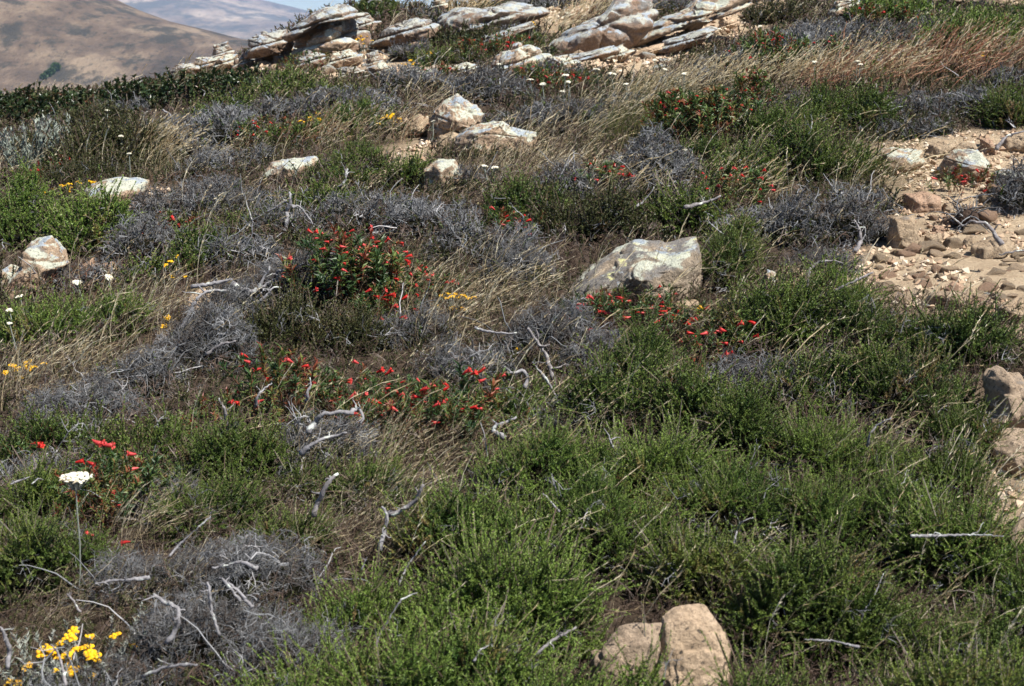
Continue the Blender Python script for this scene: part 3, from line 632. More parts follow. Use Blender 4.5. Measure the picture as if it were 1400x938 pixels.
# ================================================================== ROCKS
def build_rocks():
    rock([(758, 408), (786, 386), (822, 360), (868, 338), (915, 341), (940, 335), (952, 328), (957, 345), (957, 385), (945, 396), (922, 402), (905, 412), (870, 412), (820, 412), (780, 413)], 'r_boulder',
         'large wedge shaped boulder with yellow lichen spots above the red flowers', 416, .42, 5, 6, 'boulder', sink=.05, fc=.85)
    rock([(917, 432), (921, 415), (935, 408), (955, 413), (968, 424), (964, 434)], 'r_field', 'small smooth stone tucked under the overhanging end of the wedge boulder', 436, .5, 8, 5)
    sr = empty('split_rock', (0, 0, 0), 'tan sandstone rock split into a grey shaded half and a smooth tan half', 'rock')
    B, t = hit(900, 985); sr.location = (B[0], B[1] + .15, B[2])
    rock([(797, 1010), (800, 935), (806, 893), (814, 884), (832, 866), (846, 851), (870, 848), (904, 850), (912, 900), (915, 1010)], 'r_greytan', None, 985, .4, 12, 6, 'rock_half', parent=sr, fc=.7, amp=.9, loc_label='half of the rock with its shade painted grey', push=.55, power=3)  # the darker stone colour paints in the shade on this half
    rock([(884, 1010), (892, 900), (905, 843), (922, 834), (943, 830), (962, 831), (985, 851), (1000, 884), (997, 915), (990, 960), (985, 1010)], 'r_tan', None, 985, .45, 17, 6, 'rock_half', parent=sr, fc=.7, amp=.8, loc_label='smooth tan half of the rock', push=.35, power=3)
    R_ = lambda o, m, l, **k: rock(o, m, l, **{**dict(sub=5, fc=.8), **k})
    R_([(620, 203), (622, 188), (636, 176), (655, 167), (688, 166), (716, 178), (733, 182), (735, 198), (722, 208), (640, 210)], 'r_pale', 'long pale lichen covered rock, lower one of the pale pair', depth=.4, seed=21, sub=6, base=212, power=2.6)
    R_([(584, 178), (589, 154), (605, 138), (625, 129), (640, 137), (656, 143), (662, 155), (656, 172), (640, 186), (612, 196), (590, 188)], 'r_pale', 'pale rock with grey streaks and a tan foot, upper one of the pale pair', depth=.5, seed=22, sub=6, base=195)
    R_([(573, 254), (579, 231), (598, 218), (622, 218), (631, 236), (626, 253), (600, 260)], 'r_pale', 'rounded pale rock half hidden in grass below the pale pair', depth=.6, seed=23, base=262)
    R_([(104, 270), (124, 253), (152, 246), (190, 242), (206, 246), (205, 258), (184, 273), (160, 284), (120, 276)], 'r_pale', 'flat pale rock behind the bright green mound with small yellow flowers', depth=.55, seed=24, base=284, power=2.5)
    R_([(350, 240), (372, 223), (405, 216), (432, 213), (437, 222), (420, 240), (395, 248), (370, 248)], 'r_pale', 'low pale slab between grey shrubs above the bleached forked branch', depth=.5, seed=25, base=250)
    R_([(4, 402), (20, 378), (34, 358), (39, 334), (49, 325), (71, 324), (80, 338), (93, 362), (80, 376), (62, 390), (52, 402)], 'r_pale', 'upright leaning rock in white and blue-grey lichen with a pinkish foot', depth=.5, seed=26, sub=6, base=404, power=2.8, amp=.8)
    R_([(2, 400), (5, 368), (14, 362), (28, 365), (28, 395)], 'r_pale', 'small pale rock leaning behind the upright white and pinkish rock', depth=.6, seed=27, base=396)
    R_([(1341, 575), (1340, 545), (1338, 512), (1348, 498), (1362, 496), (1376, 508), (1390, 511), (1401, 528), (1425, 560), (1435, 600), (1350, 592)], 'r_greytan', 'knobbly brown rock standing at the edge of the green shrub mat', depth=.5, seed=28, sub=6, base=598)
    R_([(1345, 600), (1370, 592), (1440, 590), (1470, 640), (1400, 650), (1350, 625)], 'r_greytan', 'low brown rock shelf under the knobbly brown rock', depth=.5, seed=29, base=650)
    R_([(1372, 755), (1378, 730), (1400, 712), (1450, 712), (1460, 800), (1380, 800)], 'r_greytan', 'low brown rock half out of view beside the thin dry stalks', depth=.5, seed=30, base=795)
    R_([(1213, 337), (1215, 318), (1219, 298), (1234, 294), (1249, 296), (1252, 312), (1255, 322), (1252, 337), (1232, 345)], 'r_field', 'tall blocky tan stone standing at the upper edge of the bare dirt', depth=.6, seed=31, base=343, power=3)
    R_([(1235, 284), (1236, 265), (1262, 263), (1283, 268), (1285, 284), (1262, 292), (1240, 291)], 'r_pink', 'pinkish tan block above the tall blocky stone', depth=.5, seed=32, base=291, power=3)
    R_([(1289, 291), (1291, 278), (1303, 275), (1311, 283), (1308, 292)], 'r_field', 'small round cream stone beside the pinkish tan block', depth=.7, seed=33, base=292)
    R_([(1199, 228), (1203, 208), (1220, 202), (1262, 205), (1266, 222), (1240, 238), (1220, 240)], 'r_pale', 'cracked pale slab behind curved grass stalks at the top of the bare dirt', depth=.5, seed=34, base=238)
    R_([(1267, 212), (1270, 198), (1290, 191), (1308, 196), (1301, 208), (1278, 217)], 'r_field', 'flat topped stone wedged between the cracked slab and the lichened dome', depth=.5, seed=35, base=214)
    R_([(1282, 238), (1290, 216), (1308, 205), (1338, 206), (1354, 220), (1356, 236), (1320, 248)], 'r_pale', 'domed grey rock with pale lichen behind a small red flowered plant', depth=.6, seed=36, sub=6, base=246)
    R_([(1339, 208), (1341, 191), (1352, 189), (1369, 209), (1355, 212)], 'r_pink', 'orange sharp edged stone behind the domed grey rock', depth=.6, seed=37, base=212)
    R_([(1366, 204), (1371, 188), (1400, 181), (1425, 190), (1425, 208), (1390, 210)], 'r_field', 'rounded brown boulder at the upper end of the bare dirt', depth=.6, seed=38, base=210)
    R_([(1300, 205), (1318, 196), (1342, 196), (1345, 208), (1320, 212)], 'r_field', 'low brown stone behind the domed grey rock', depth=.6, seed=39, base=210)
    R_([(1352, 248), (1358, 234), (1380, 231), (1402, 236), (1405, 250), (1370, 254)], 'r_pale', 'flat grey stone beside the domed grey rock', depth=.6, seed=40, base=254)
    R_([(1328, 352), (1329, 336), (1360, 327), (1377, 325), (1386, 336), (1372, 349), (1340, 355)], 'r_field', 'long tan stone with a twig shadow across it', depth=.4, seed=41, base=355, power=3)
    R_([(1356, 440), (1360, 417), (1385, 405), (1415, 406), (1425, 446), (1370, 452)], 'r_field', 'large tan slab at the lower edge of the bare dirt', depth=.5, seed=42, base=450)
    R_([(1362, 470), (1370, 450), (1400, 443), (1440, 445), (1450, 480), (1390, 482)], 'r_field', 'tan slab just below the large slab at the edge of the green mat', depth=.5, seed=43, base=478)
    R_([(1289, 408), (1293, 394), (1304, 386), (1316, 389), (1318, 404), (1312, 412), (1295, 412)], 'r_pink', 'pinkish cube shaped stone in the middle of the bare dirt', depth=.6, seed=44, base=411)
    R_([(1313, 408), (1314, 394), (1326, 390), (1336, 396), (1333, 407), (1322, 412)], 'r_field', 'grey stone touching the pinkish cube shaped stone', depth=.6, seed=45, base=411)
    R_([(1264, 335), (1264, 322), (1285, 319), (1290, 331), (1280, 338)], 'r_field', 'squarish grey stone just beyond the tall blocky stone', depth=.6, seed=46, base=337)
    R_([(1273, 318), (1276, 309), (1288, 308), (1293, 316), (1285, 322)], 'r_pink', 'dull purple stone beside the uprooted black stump', depth=.6, seed=47, base=321)
    R_([(1312, 340), (1318, 327), (1328, 321), (1333, 332), (1326, 343)], 'r_field', 'pointed grey stone under the black stump', depth=.6, seed=48, base=342)
    R_([(1040, 404), (1036, 384), (1048, 368), (1060, 372), (1068, 392), (1066, 404)], 'r_pale', 'cream rock below the arching grey branch', depth=.6, seed=50, base=405)
    R_([(1060, 382), (1062, 367), (1080, 364), (1100, 370), (1102, 378), (1075, 388)], 'r_field', 'layered stone under the arching grey branch, upper of two', depth=.6, seed=51, base=386)
    R_([(1070, 396), (1074, 386), (1095, 378), (1106, 385), (1100, 396), (1080, 400)], 'r_field', 'layered stone under the arching grey branch, lower of two', depth=.6, seed=52, base=399)
    R_([(252, 428), (258, 408), (275, 398), (300, 400), (305, 415), (290, 435), (262, 436)], 'r_tan', 'tan rock face under the long bleached branch', depth=.5, seed=53, base=434)
    R_([(106, 375), (112, 362), (128, 352), (131, 366), (122, 378)], 'r_pink', 'small pinkish rock among dry grass beside the upright white rock', depth=.6, seed=54, base=378)
    R_([(128, 374), (136, 362), (152, 357), (165, 366), (158, 377)], 'r_pink', 'small tan and pink rock next to two white yarrow heads', depth=.6, seed=55, base=377)
    R_([(172, 288), (178, 276), (196, 272), (206, 280), (200, 292)], 'r_pink', 'small pink stone just below the flat pale rock', depth=.6, seed=56, base=291)
    R_([(556, 182), (560, 168), (574, 156), (586, 162), (584, 180), (570, 188)], 'r_field', 'broken tan rock beside the upper pale rock', depth=.6, seed=57, base=188)
    R_([(592, 196), (600, 186), (620, 180), (634, 184), (628, 196), (608, 200)], 'r_field', 'small tan rock at the foot of the upper pale rock', depth=.6, seed=58, base=199)
    R_([(545, 178), (546, 166), (556, 160), (562, 170), (558, 182)], 'r_field', 'crumbling tan stone next to the yellow flowers by the pale rocks', depth=.6, seed=59, base=182)
    # upper outcrop
    O = lambda o, m, l, **k: rock(o, m, l, **{**dict(sub=6, fc=.8, sink=.05, strata=1.), **k})
    O([(388, 47), (398, 38), (425, 22), (448, 9), (470, 4), (488, 11), (500, 21), (486, 26), (466, 19), (450, 21), (430, 31), (412, 46), (400, 53)], 'r_outcrop', 'arched overhanging rock slab on the skyline, topmost of the outcrop', seed=61, base=88, depth=.6, sub=6, push=.35, amp=.7)
    O([(400, 78), (402, 55), (420, 36), (445, 24), (480, 22), (500, 40), (505, 80)], 'r_outcrop', 'brown rock face in the hollow under the arched slab', seed=62, base=88, depth=.25, push=2.4)
    O([(408, 76), (416, 58), (436, 44), (452, 34), (468, 35), (470, 48), (488, 58), (470, 66), (440, 74)], 'r_pale', 'pale rock wedged beneath the arched slab', seed=63, base=90, depth=.35, push=.6)
    O([(337, 76), (339, 53), (352, 44), (375, 40), (393, 40), (402, 58), (392, 76)], 'r_outcrop', 'broken grey rock mass beside the arched slab on the skyline', seed=64, base=90, depth=.5)
    O([(288, 86), (292, 62), (312, 57), (318, 66), (320, 86)], 'r_outcrop', 'narrow upright rock perched on the end of the skyline rocks', seed=65, base=82, depth=.6)
    O([(262, 88), (272, 78), (300, 75), (320, 76), (322, 92), (280, 94)], 'r_pale', 'long pale rock at the low end of the skyline rocks', seed=66, base=95, depth=.5)
    O([(316, 96), (320, 80), (335, 74), (346, 82), (345, 96)], 'r_outcrop', 'upright grey rock in the skyline rock row', seed=67, base=97, depth=.5)
    O([(508, 60), (520, 42), (545, 30), (570, 22), (592, 24), (600, 38), (594, 52), (560, 58), (535, 62)], 'r_outcrop', 'rounded brown outcrop slab beside the arched slab', seed=68, base=72, depth=.45, sub=6)
    O([(550, 66), (552, 48), (566, 46), (584, 50), (582, 66)], 'r_pink', 'dark brown block below the rounded outcrop slab', seed=69, base=72, depth=.3, push=.3)
    O([(597, 46), (600, 26), (625, 12), (662, 9), (700, 2), (726, 6), (752, 17), (742, 23), (712, 30), (680, 44), (640, 47)], 'r_outcrop', 'long brown tapering outcrop slab below the tan grass', seed=70, base=58, depth=.35, sub=6)
    O([(741, 72), (750, 55), (775, 42), (810, 26), (840, 8), (850, -14), (886, -16), (895, 15), (890, 35), (860, 55), (820, 68), (790, 73), (760, 79)], 'r_outcrop', 'broad tilted lichened outcrop slab above the bare sandy bank', seed=75, base=80, depth=.3, sub=6, strata=.55)
    O([(856, 58), (870, 40), (900, 24), (942, 12), (965, -12), (1040, -16), (1024, 6), (985, 22), (940, 34), (900, 47), (872, 60)], 'r_pale', 'upper tilted pale slab with a dark gap beneath it', seed=72, base=66, depth=.3, sub=6)
    O([(664, 98), (672, 82), (690, 66), (712, 60), (738, 66), (750, 80), (740, 98), (700, 102)], 'r_pale', 'pale domed rock above the line of white yarrow', seed=73, base=104, depth=.5)
    O([(738, 96), (748, 78), (775, 74), (795, 86), (790, 98)], 'r_pale', 'low pale rock beside the pale domed rock', seed=74, base=100, depth=.5)
    O([(545, 110), (558, 96), (580, 92), (604, 94), (610, 106), (590, 112)], 'r_pale', 'low white rock between grey shrubs under the outcrop', seed=75, base=112, depth=.5)
    O([(604, 108), (612, 92), (636, 84), (654, 88), (656, 104)], 'r_pale', 'low tan and white rock beside the pale domed rock patch', seed=76, base=110, depth=.5)
    O([(486, 108), (498, 94), (510, 86), (524, 84), (540, 94), (550, 108)], 'r_pale', 'pale rock in the middle of the rubble under the outcrop', seed=77, base=112, depth=.5)
    O([(498, 96), (502, 74), (516, 70), (524, 84), (524, 98)], 'r_outcrop', 'upright brown rock above the rubble pale rock', seed=78, base=98, depth=.5)
    O([(1131, 22), (1140, 4), (1155, -14), (1180, -14), (1175, 10), (1160, 24)], 'r_pale', 'blue grey pointed rock at the top of the slope among grey shrubs', seed=79, base=28, depth=.5)
    O([(1250, 5), (1262, -10), (1300, -16), (1330, -8), (1330, 8), (1290, 12)], 'r_field', 'tan rock at the top edge above the bright green shrubs', seed=80, base=12, depth=.5)
    O([(1318, 12), (1330, -6), (1370, -14), (1420, -10), (1420, 14), (1360, 18)], 'r_field', 'brown cracked rock at the top edge above the bright green shrubs', seed=81, base=18, depth=.5)
    O([(586, 14), (592, 0), (606, -6), (612, 8), (604, 18)], 'r_pale', 'small pale rock in tan grass above the rounded outcrop slab', seed=82, base=22, depth=.5)
    O([(763, 24), (766, 14), (780, 13), (784, 24), (776, 28)], 'r_pale', 'small pale rock on the tan grass strip between the outcrop slabs', seed=83, base=28, depth=.5)
    O([(982, 42), (985, 24), (1000, 22), (1010, 30), (1005, 42)], 'r_tan', 'rounded tan stone in the gap under the upper pale slab', seed=84, base=42, depth=.5)
    O([(918, 60), (925, 46), (945, 38), (950, 50), (935, 62)], 'r_field', 'wedge shaped rock under the upper pale slab', seed=85, base=62, depth=.5)
    O([(862, 76), (880, 66), (910, 58), (918, 64), (890, 76)], 'r_tan', 'long smooth tan ledge under the upper pale slab', seed=86, base=78, depth=.5)
    O([(822, 84), (828, 68), (850, 60), (866, 70), (850, 84)], 'r_pale', 'flat pale ledge at the foot of the broad tilted slab', seed=87, base=86, depth=.5)
    O([(775, 96), (790, 84), (820, 80), (830, 90), (815, 100)], 'r_tan', 'low tan ledge in the sandy bank above the white yarrow', seed=88, base=100, depth=.6)
    for i, (o, m, l) in enumerate([
        ([(350, 78), (356, 62), (378, 56), (404, 60), (412, 74), (392, 80)], 'r_pale', 'blocky pale rock at the foot of the broken grey rock mass'),
        ([(398, 92), (404, 78), (424, 70), (446, 74), (450, 88), (430, 94)], 'r_outcrop', 'angular rock below the brown hollow face'),
        ([(446, 88), (452, 72), (474, 66), (494, 74), (492, 88), (470, 92)], 'r_pale', 'angular pale rock under the wedged pale rock'),
        ([(462, 108), (468, 94), (486, 90), (500, 96), (498, 108)], 'r_outcrop', 'brown block at the end of the green ridge mound'),
        ([(288, 96), (296, 82), (312, 72), (326, 74), (330, 92)], 'r_pale', 'pale leaning block in the low part of the skyline rocks'),
        ([(232, 98), (240, 90), (262, 86), (276, 94), (268, 100)], 'r_outcrop', 'last low rock of the skyline row above the hedge'),
        ([(470, 36), (480, 24), (505, 20), (520, 30), (512, 44), (486, 46)], 'r_outcrop', 'grey block joining the arched slab to the outcrop'),
        ([(640, 60), (650, 50), (690, 40), (730, 28), (738, 34), (700, 52), (660, 64)], 'r_outcrop', 'thin dark ledge beneath the long tapering slab'),
        ([(742, 90), (756, 78), (800, 72), (838, 62), (846, 70), (800, 88)], 'r_outcrop', 'long broken ledge beneath the broad tilted slab'),
        ([(890, 70), (905, 56), (940, 46), (975, 34), (985, 40), (950, 60), (915, 72)], 'r_outcrop', 'broken ledge beneath the upper pale slab'),
        ([(930, 14), (950, -4), (985, -12), (1000, -4), (970, 12), (945, 22)], 'r_outcrop', 'angular block resting on the upper pale slab'),
        ([(1010, 22), (1020, 8), (1050, -2), (1075, 0), (1070, 14), (1035, 24)], 'r_field', 'tan block at the top end of the sandy bank')]):
        O(o, m, l, seed=130 + i, base=max(q[1] for q in o) + 4, depth=.45)
    # loose stones: rubble below the skyline rocks, the sandy bank, the bare dirt
    def field(poly, n, smin, smax, mats, lab, grp, seed, gap=.6, asp=(.45, .8), row=False, sub=3, lm=(), where=''):
        rg = np.random.default_rng(seed); P = np.array(poly); xs, ys = (P[:, 0].min(), P[:, 0].max()), (P[:, 1].min(), P[:, 1].max()); done = []; k = 0
        while len(done) < n and k < 6000:
            k += 1; x, y = rg.uniform(*xs), rg.uniform(*ys)
            if not inpoly(np.array([x]), np.array([y]), poly)[0]: continue
            s = smin * (smax / smin)**(rg.random()**1.6) * (.75 + .25 * (y - ys[0]) / max(1, ys[1] - ys[0]))
            if any(abs(x - a) < gap * (s + c) / 2 and abs(y - b) < gap * .5 * (s + c) / 2 for a, b, c in done): continue
            done.append((x, y, s))
        near = {}
        for x, y, s in sorted(done, key=lambda v: v[1]):
            m = mats[rg.integers(len(mats))]; j = int(np.argmin([(x - a)**2 + 3 * (y - b)**2 for a, b, _ in lm])); o = stone(x, y, s, s * rg.uniform(*asp), m, lab, grp, seed=int(rg.integers(1e6)), sub=sub)
            near.setdefault((m, j), []).append(((x - lm[j][0])**2 + 3 * (y - lm[j][1])**2, len(near), o))
        ORD = 'first second third fourth fifth sixth seventh eighth ninth tenth eleventh twelfth'.split(); CN = {'r_tan': 'tan', 'r_field': 'grey-tan', 'r_pink': 'pinkish', 'r_pale': 'pale', 'r_outcrop': 'brown'}
        for (m, j), L in near.items():
            for r, (_, _, o) in enumerate(sorted(L, key=lambda v: v[0])): o['label'] = f"{CN[m]} stone {where}, {ORD[min(r, 11)]} from {lm[j][2]}"

    field([(330, 98), (345, 76), (420, 72), (480, 62), (505, 66), (505, 108), (420, 104)], 60, 9, 26, ['r_field', 'r_outcrop', 'r_pale', 'r_tan'], 'angular stone in the rubble heap under the arched skyline slab', 'rubble stones under the arched slab', 1, lm=[(340, 92, 'the upright grey rock'), (365, 80, 'the broken grey mass'), (395, 95, 'the low end of the green mound'), (420, 75, 'the brown hollow face'), (440, 95, 'the red flowers at the foot'), (468, 70, 'the wedged pale rock'), (490, 90, 'the yellow clump'), (505, 100, 'the central pale rock')], where='in the skyline rubble')
    field([(505, 66), (560, 66), (600, 52), (640, 50), (640, 60), (560, 88), (510, 100)], 22, 9, 24, ['r_tan', 'r_field'], 'tan stone on the bank under the rounded outcrop slab', 'stones under the rounded outcrop slab', 2, lm=[(525, 70, 'the rounded slab'), (565, 70, 'the dark brown block'), (620, 52, 'the tapering slab'), (515, 92, 'the upright brown rock')], where='on the upper bank')
    field([(750, 88), (800, 74), (900, 66), (960, 50), (1040, 12), (1060, 20), (1000, 52), (930, 84), (900, 106), (840, 106)], 46, 6, 24, ['r_tan', 'r_field', 'r_pale'], 'tan stone on the sandy bank below the tilted slabs', 'stones on the sandy bank', 3, lm=[(775, 92, 'the low tan ledge'), (845, 75, 'the flat pale ledge'), (860, 100, 'the bank yarrow'), (900, 70, 'the smooth tan ledge'), (935, 55, 'the wedge shaped rock'), (995, 38, 'the rounded tan stone'), (925, 90, 'the grey shrub corner')], where='on the sandy bank')
    field([(1262, 290), (1420, 240), (1430, 330), (1400, 345), (1290, 330)], 26, 10, 30, ['r_tan', 'r_field', 'r_pink'], 'tan stone on the upper part of the bare dirt by the black stump', 'stones beside the black stump', 4, lm=[(1275, 290, 'the pinkish block'), (1320, 310, 'the black stump'), (1300, 285, 'the round cream stone'), (1380, 255, 'the flat grey stone'), (1390, 310, 'the dark dead shrub'), (1400, 275, 'the frame edge')], where='on the upper dirt')
    field([(1150, 370), (1180, 335), (1260, 345), (1340, 352), (1430, 345), (1430, 400), (1340, 400), (1270, 420), (1200, 408)], 76, 7, 30, ['r_tan', 'r_field', 'r_pink'], 'tan stone lying loose on the bare dirt patch', 'loose stones on the bare dirt', 5, lm=[(1170, 380, 'the straight dead stick'), (1232, 348, 'the tall blocky stone'), (1300, 400, 'the pinkish cube stone'), (1350, 350, 'the long tan stone'), (1215, 405, 'the green mat corner'), (1265, 375, 'the middle of the patch'), (1340, 375, 'the layered rows'), (1265, 410, 'the low mat edge')], where='on the bare dirt')
    field([(1330, 402), (1350, 365), (1430, 355), (1430, 405), (1370, 412)], 18, 14, 38, ['r_field', 'r_tan'], 'flat tan stone in the layered rows above the large slab', 'flat stones in layered rows', 6, asp=(.3, .5), sub=4, lm=[(1350, 375, 'the inner end of the rows'), (1400, 365, 'the top of the rows'), (1380, 400, 'the large tan slab'), (1420, 385, 'the frame edge')], where='in the layered rows')
    field([(1250, 425), (1290, 398), (1350, 402), (1350, 436)], 16, 12, 36, ['r_tan', 'r_field', 'r_pale'], 'pale stone along the lower edge of the bare dirt', 'stones at the lower edge of the dirt', 7, lm=[(1260, 425, 'the mat corner'), (1300, 405, 'the pinkish cube stone'), (1345, 420, 'the large tan slab')], where='at the lower dirt edge')
    field([(1330, 640), (1345, 590), (1420, 620), (1420, 720), (1380, 700)], 10, 8, 30, ['r_tan', 'r_field'], 'small stone on the bare strip below the knobbly brown rock', 'stones below the knobbly rock', 8, lm=[(1345, 600, 'the knobbly rock'), (1380, 650, 'the rock shelf'), (1370, 690, 'the low brown rock')], where='on the bare strip')
    BIGL = ['flat stone just below the tall blocky stone', 'wide tan stone below the gap between blocky and squarish stones', 'sloping tan stone below the squarish grey stone', 'stone at the inner end of the long tan stone', 'small upright stone in the middle of the bare dirt', 'blocky stone by the corner of the green mat', 'rounded stone half under the corner of the green mat', 'wide pale flat stone along the lower edge of the dirt', 'flat stone touching the large tan slab', 'reddish round stone below the pinkish cube stone', 'squat stone beside the reddish round stone', 'stone between the layered rows and the large slab', 'dark sided stone at the inner end of the layered rows']
    for q in [(1232, 355, 26, 12), (1250, 352, 30, 15), (1275, 350, 34, 18), (1305, 344, 26, 16), (1262, 388, 20, 14), (1215, 405, 26, 18), (1225, 417, 22, 16), (1300, 428, 60, 22), (1340, 424, 30, 14), (1283, 425, 24, 20), (1310, 420, 26, 14), (1352, 402, 22, 14), (1362, 382, 24, 12)]:
        stone(*q, ['r_field', 'r_tan', 'r_pink'][int(q[0]) % 3], BIGL.pop(0), 'bigger stones half sunk in the dirt')
    # gravel
    rg = np.random.default_rng(77); g = Geo(); U, F = ICO[2]; pr = [((U * facet(U, np.random.default_rng(k), 8, .6, 1)[:, None] * [1, .8, .6]), F, np.zeros(len(F), int), {'tint': np.zeros(len(U)), 'tip': np.zeros(len(U))}) for k in range(5)]
    import bmesh
    U = np.array([[1, 0, 0], [-.8, .2, 0], [0, 1, .1], [.1, -.9, 0], [.1, 0, .7], [0, 0, -.6], ], float); FF = np.array([(0, 2, 4), (2, 1, 4), (1, 3, 4), (3, 0, 4), (2, 0, 5), (1, 2, 5), (3, 1, 5), (0, 3, 5)])
    pr = [(U * np.random.default_rng(k).uniform(.7, 1.2, (6, 3)), FF, np.zeros(8, int), {'tint': np.zeros(6), 'tip': np.zeros(6)}) for k in range(6)]
    for pi, p in enumerate(DIRTG):
        P = np.array(p); a, b = P.min(0), P.max(0); A = (b[0] - a[0]) * (b[1] - a[1]); d = np.hypot(*P.mean(0)); n = int(min(A * 1500 / (max(1, d / 5))**1.4, 24000))
        X = rg.uniform(a[0], b[0], n); Y = rg.uniform(a[1], b[1], n); k = inpoly(X, Y, p) & (n2(X * 4, Y * 4, 66) > -.25); X, Y = X[k], Y[k]; n = len(X)
        s = .004 * (6.5)**(rg.random(n)**2.0) * max(1, d / 6)**.7
        inst(g, pr, np.column_stack([X, Y, height(X, Y) + s * .2 + .005]), np.column_stack([rg.normal(size=(n, 2)) * .3, np.ones(n)]), s, rg.random(n), rg=rg)
    m, t, b = newmat('gravel_bits'); c = ramp(t, [(0, (.26, .17, .11)), (.6, (.46, .34, .23)), (1, (.55, .48, .38))], attr(t, 'tint')); t.links.new(c, b.inputs['Base Color']); b.inputs['Roughness'].default_value = .95
    tag(g.build('gravel', [m]), 'fine tan gravel scattered over the bare dirt', 'gravel', None, 'stuff')
build_rocks()

# ================================================================== GROUND COVER between the shrubs
def cover():
    rg = np.random.default_rng(5)
    bands = [(2.0, 4.2, 1050), (4.2, 6.5, 850), (6.5, 9.5, 560), (9.5, 14, 330), (14, 22, 170)]
    gg, gt, gd, gr = Geo(), Geo(), Geo(), Geo()
    for r0, r1, dens in bands:
        A = .5 * (r1**2 - r0**2) * 1.25; n = int(A * dens); d = np.sqrt(rg.uniform(r0**2, r1**2, n)); an = rg.uniform(-.62, .62, n); X = d * np.sin(an); Y = d * np.cos(an); dm = (r0 + r1) / 2
        k = ~dirtmask(X, Y); X, Y = X[k], Y[k]; n = len(X); Z = height(X, Y); kind = n2(X / .45, Y / .45, 91) + .25 * rg.normal(size=n); P = np.column_stack([X, Y, Z + rg.uniform(-.02, .05, n)])
        D = np.column_stack([rg.normal(size=(n, 2)) * .5 + [.2, 0], np.full(n, .8)]); pr, lod = protos('shoot', dm); s = (kind < .14)
        inst(gg, pr, P[s], D[s], lod**.3 * rg.uniform(.6, 1.3, s.sum()), np.clip(rg.normal(.45, .22, s.sum()), 0, 1), rg=rg)
        s = (kind > -.2); inst(gt, protos('twig', dm)[0], P[s] + [0, 0, .01], D[s], lod**.3 * rg.uniform(.5, 1.1, s.sum()), np.clip(rg.normal(.45, .25, s.sum()), 0, 1), rg=rg)
        # dry stalks
        m = int(n * .14 / lod**.3); j = rg.integers(0, n, m); j = j[n2(X[j] / .7, Y[j] / .7, 17) > -.02]; m = len(j); D = np.column_stack([rg.normal(size=(m, 2)) * .22 + [.1, 0], np.ones(m)])
        inst(gd, protos('blade', dm)[0], P[j], D, rg.uniform(.12, .34, m), rg.random(m), X=np.column_stack([np.ones(m), rg.normal(size=m) * .5, np.zeros(m)]), rg=rg)
        m = int(n * .5 / lod**.4); j = rg.integers(0, n, m); j = j[n2(X[j] / .6, Y[j] / .6, 57) > -.12]; m = len(j); D = np.column_stack([rg.normal(size=(m, 2)), np.full(m, .3)])
        inst(gd, protos('gblade', dm)[0], P[j], D, rg.uniform(.05, .13, m), rg.random(m), rg=rg)
    tag(gg.build('ground_cover_foliage', [M['olive'], M['brown_twig']]), 'low olive green ground cover between the shrubs', 'ground cover', None, 'stuff')
    tag(gt.build('twig_litter', [M['brown_twig']]), 'litter of brown twigs between the shrubs', 'twig litter', None, 'stuff')
    return gd
DRY = cover(); RUST = Geo(); GRN = Geo()

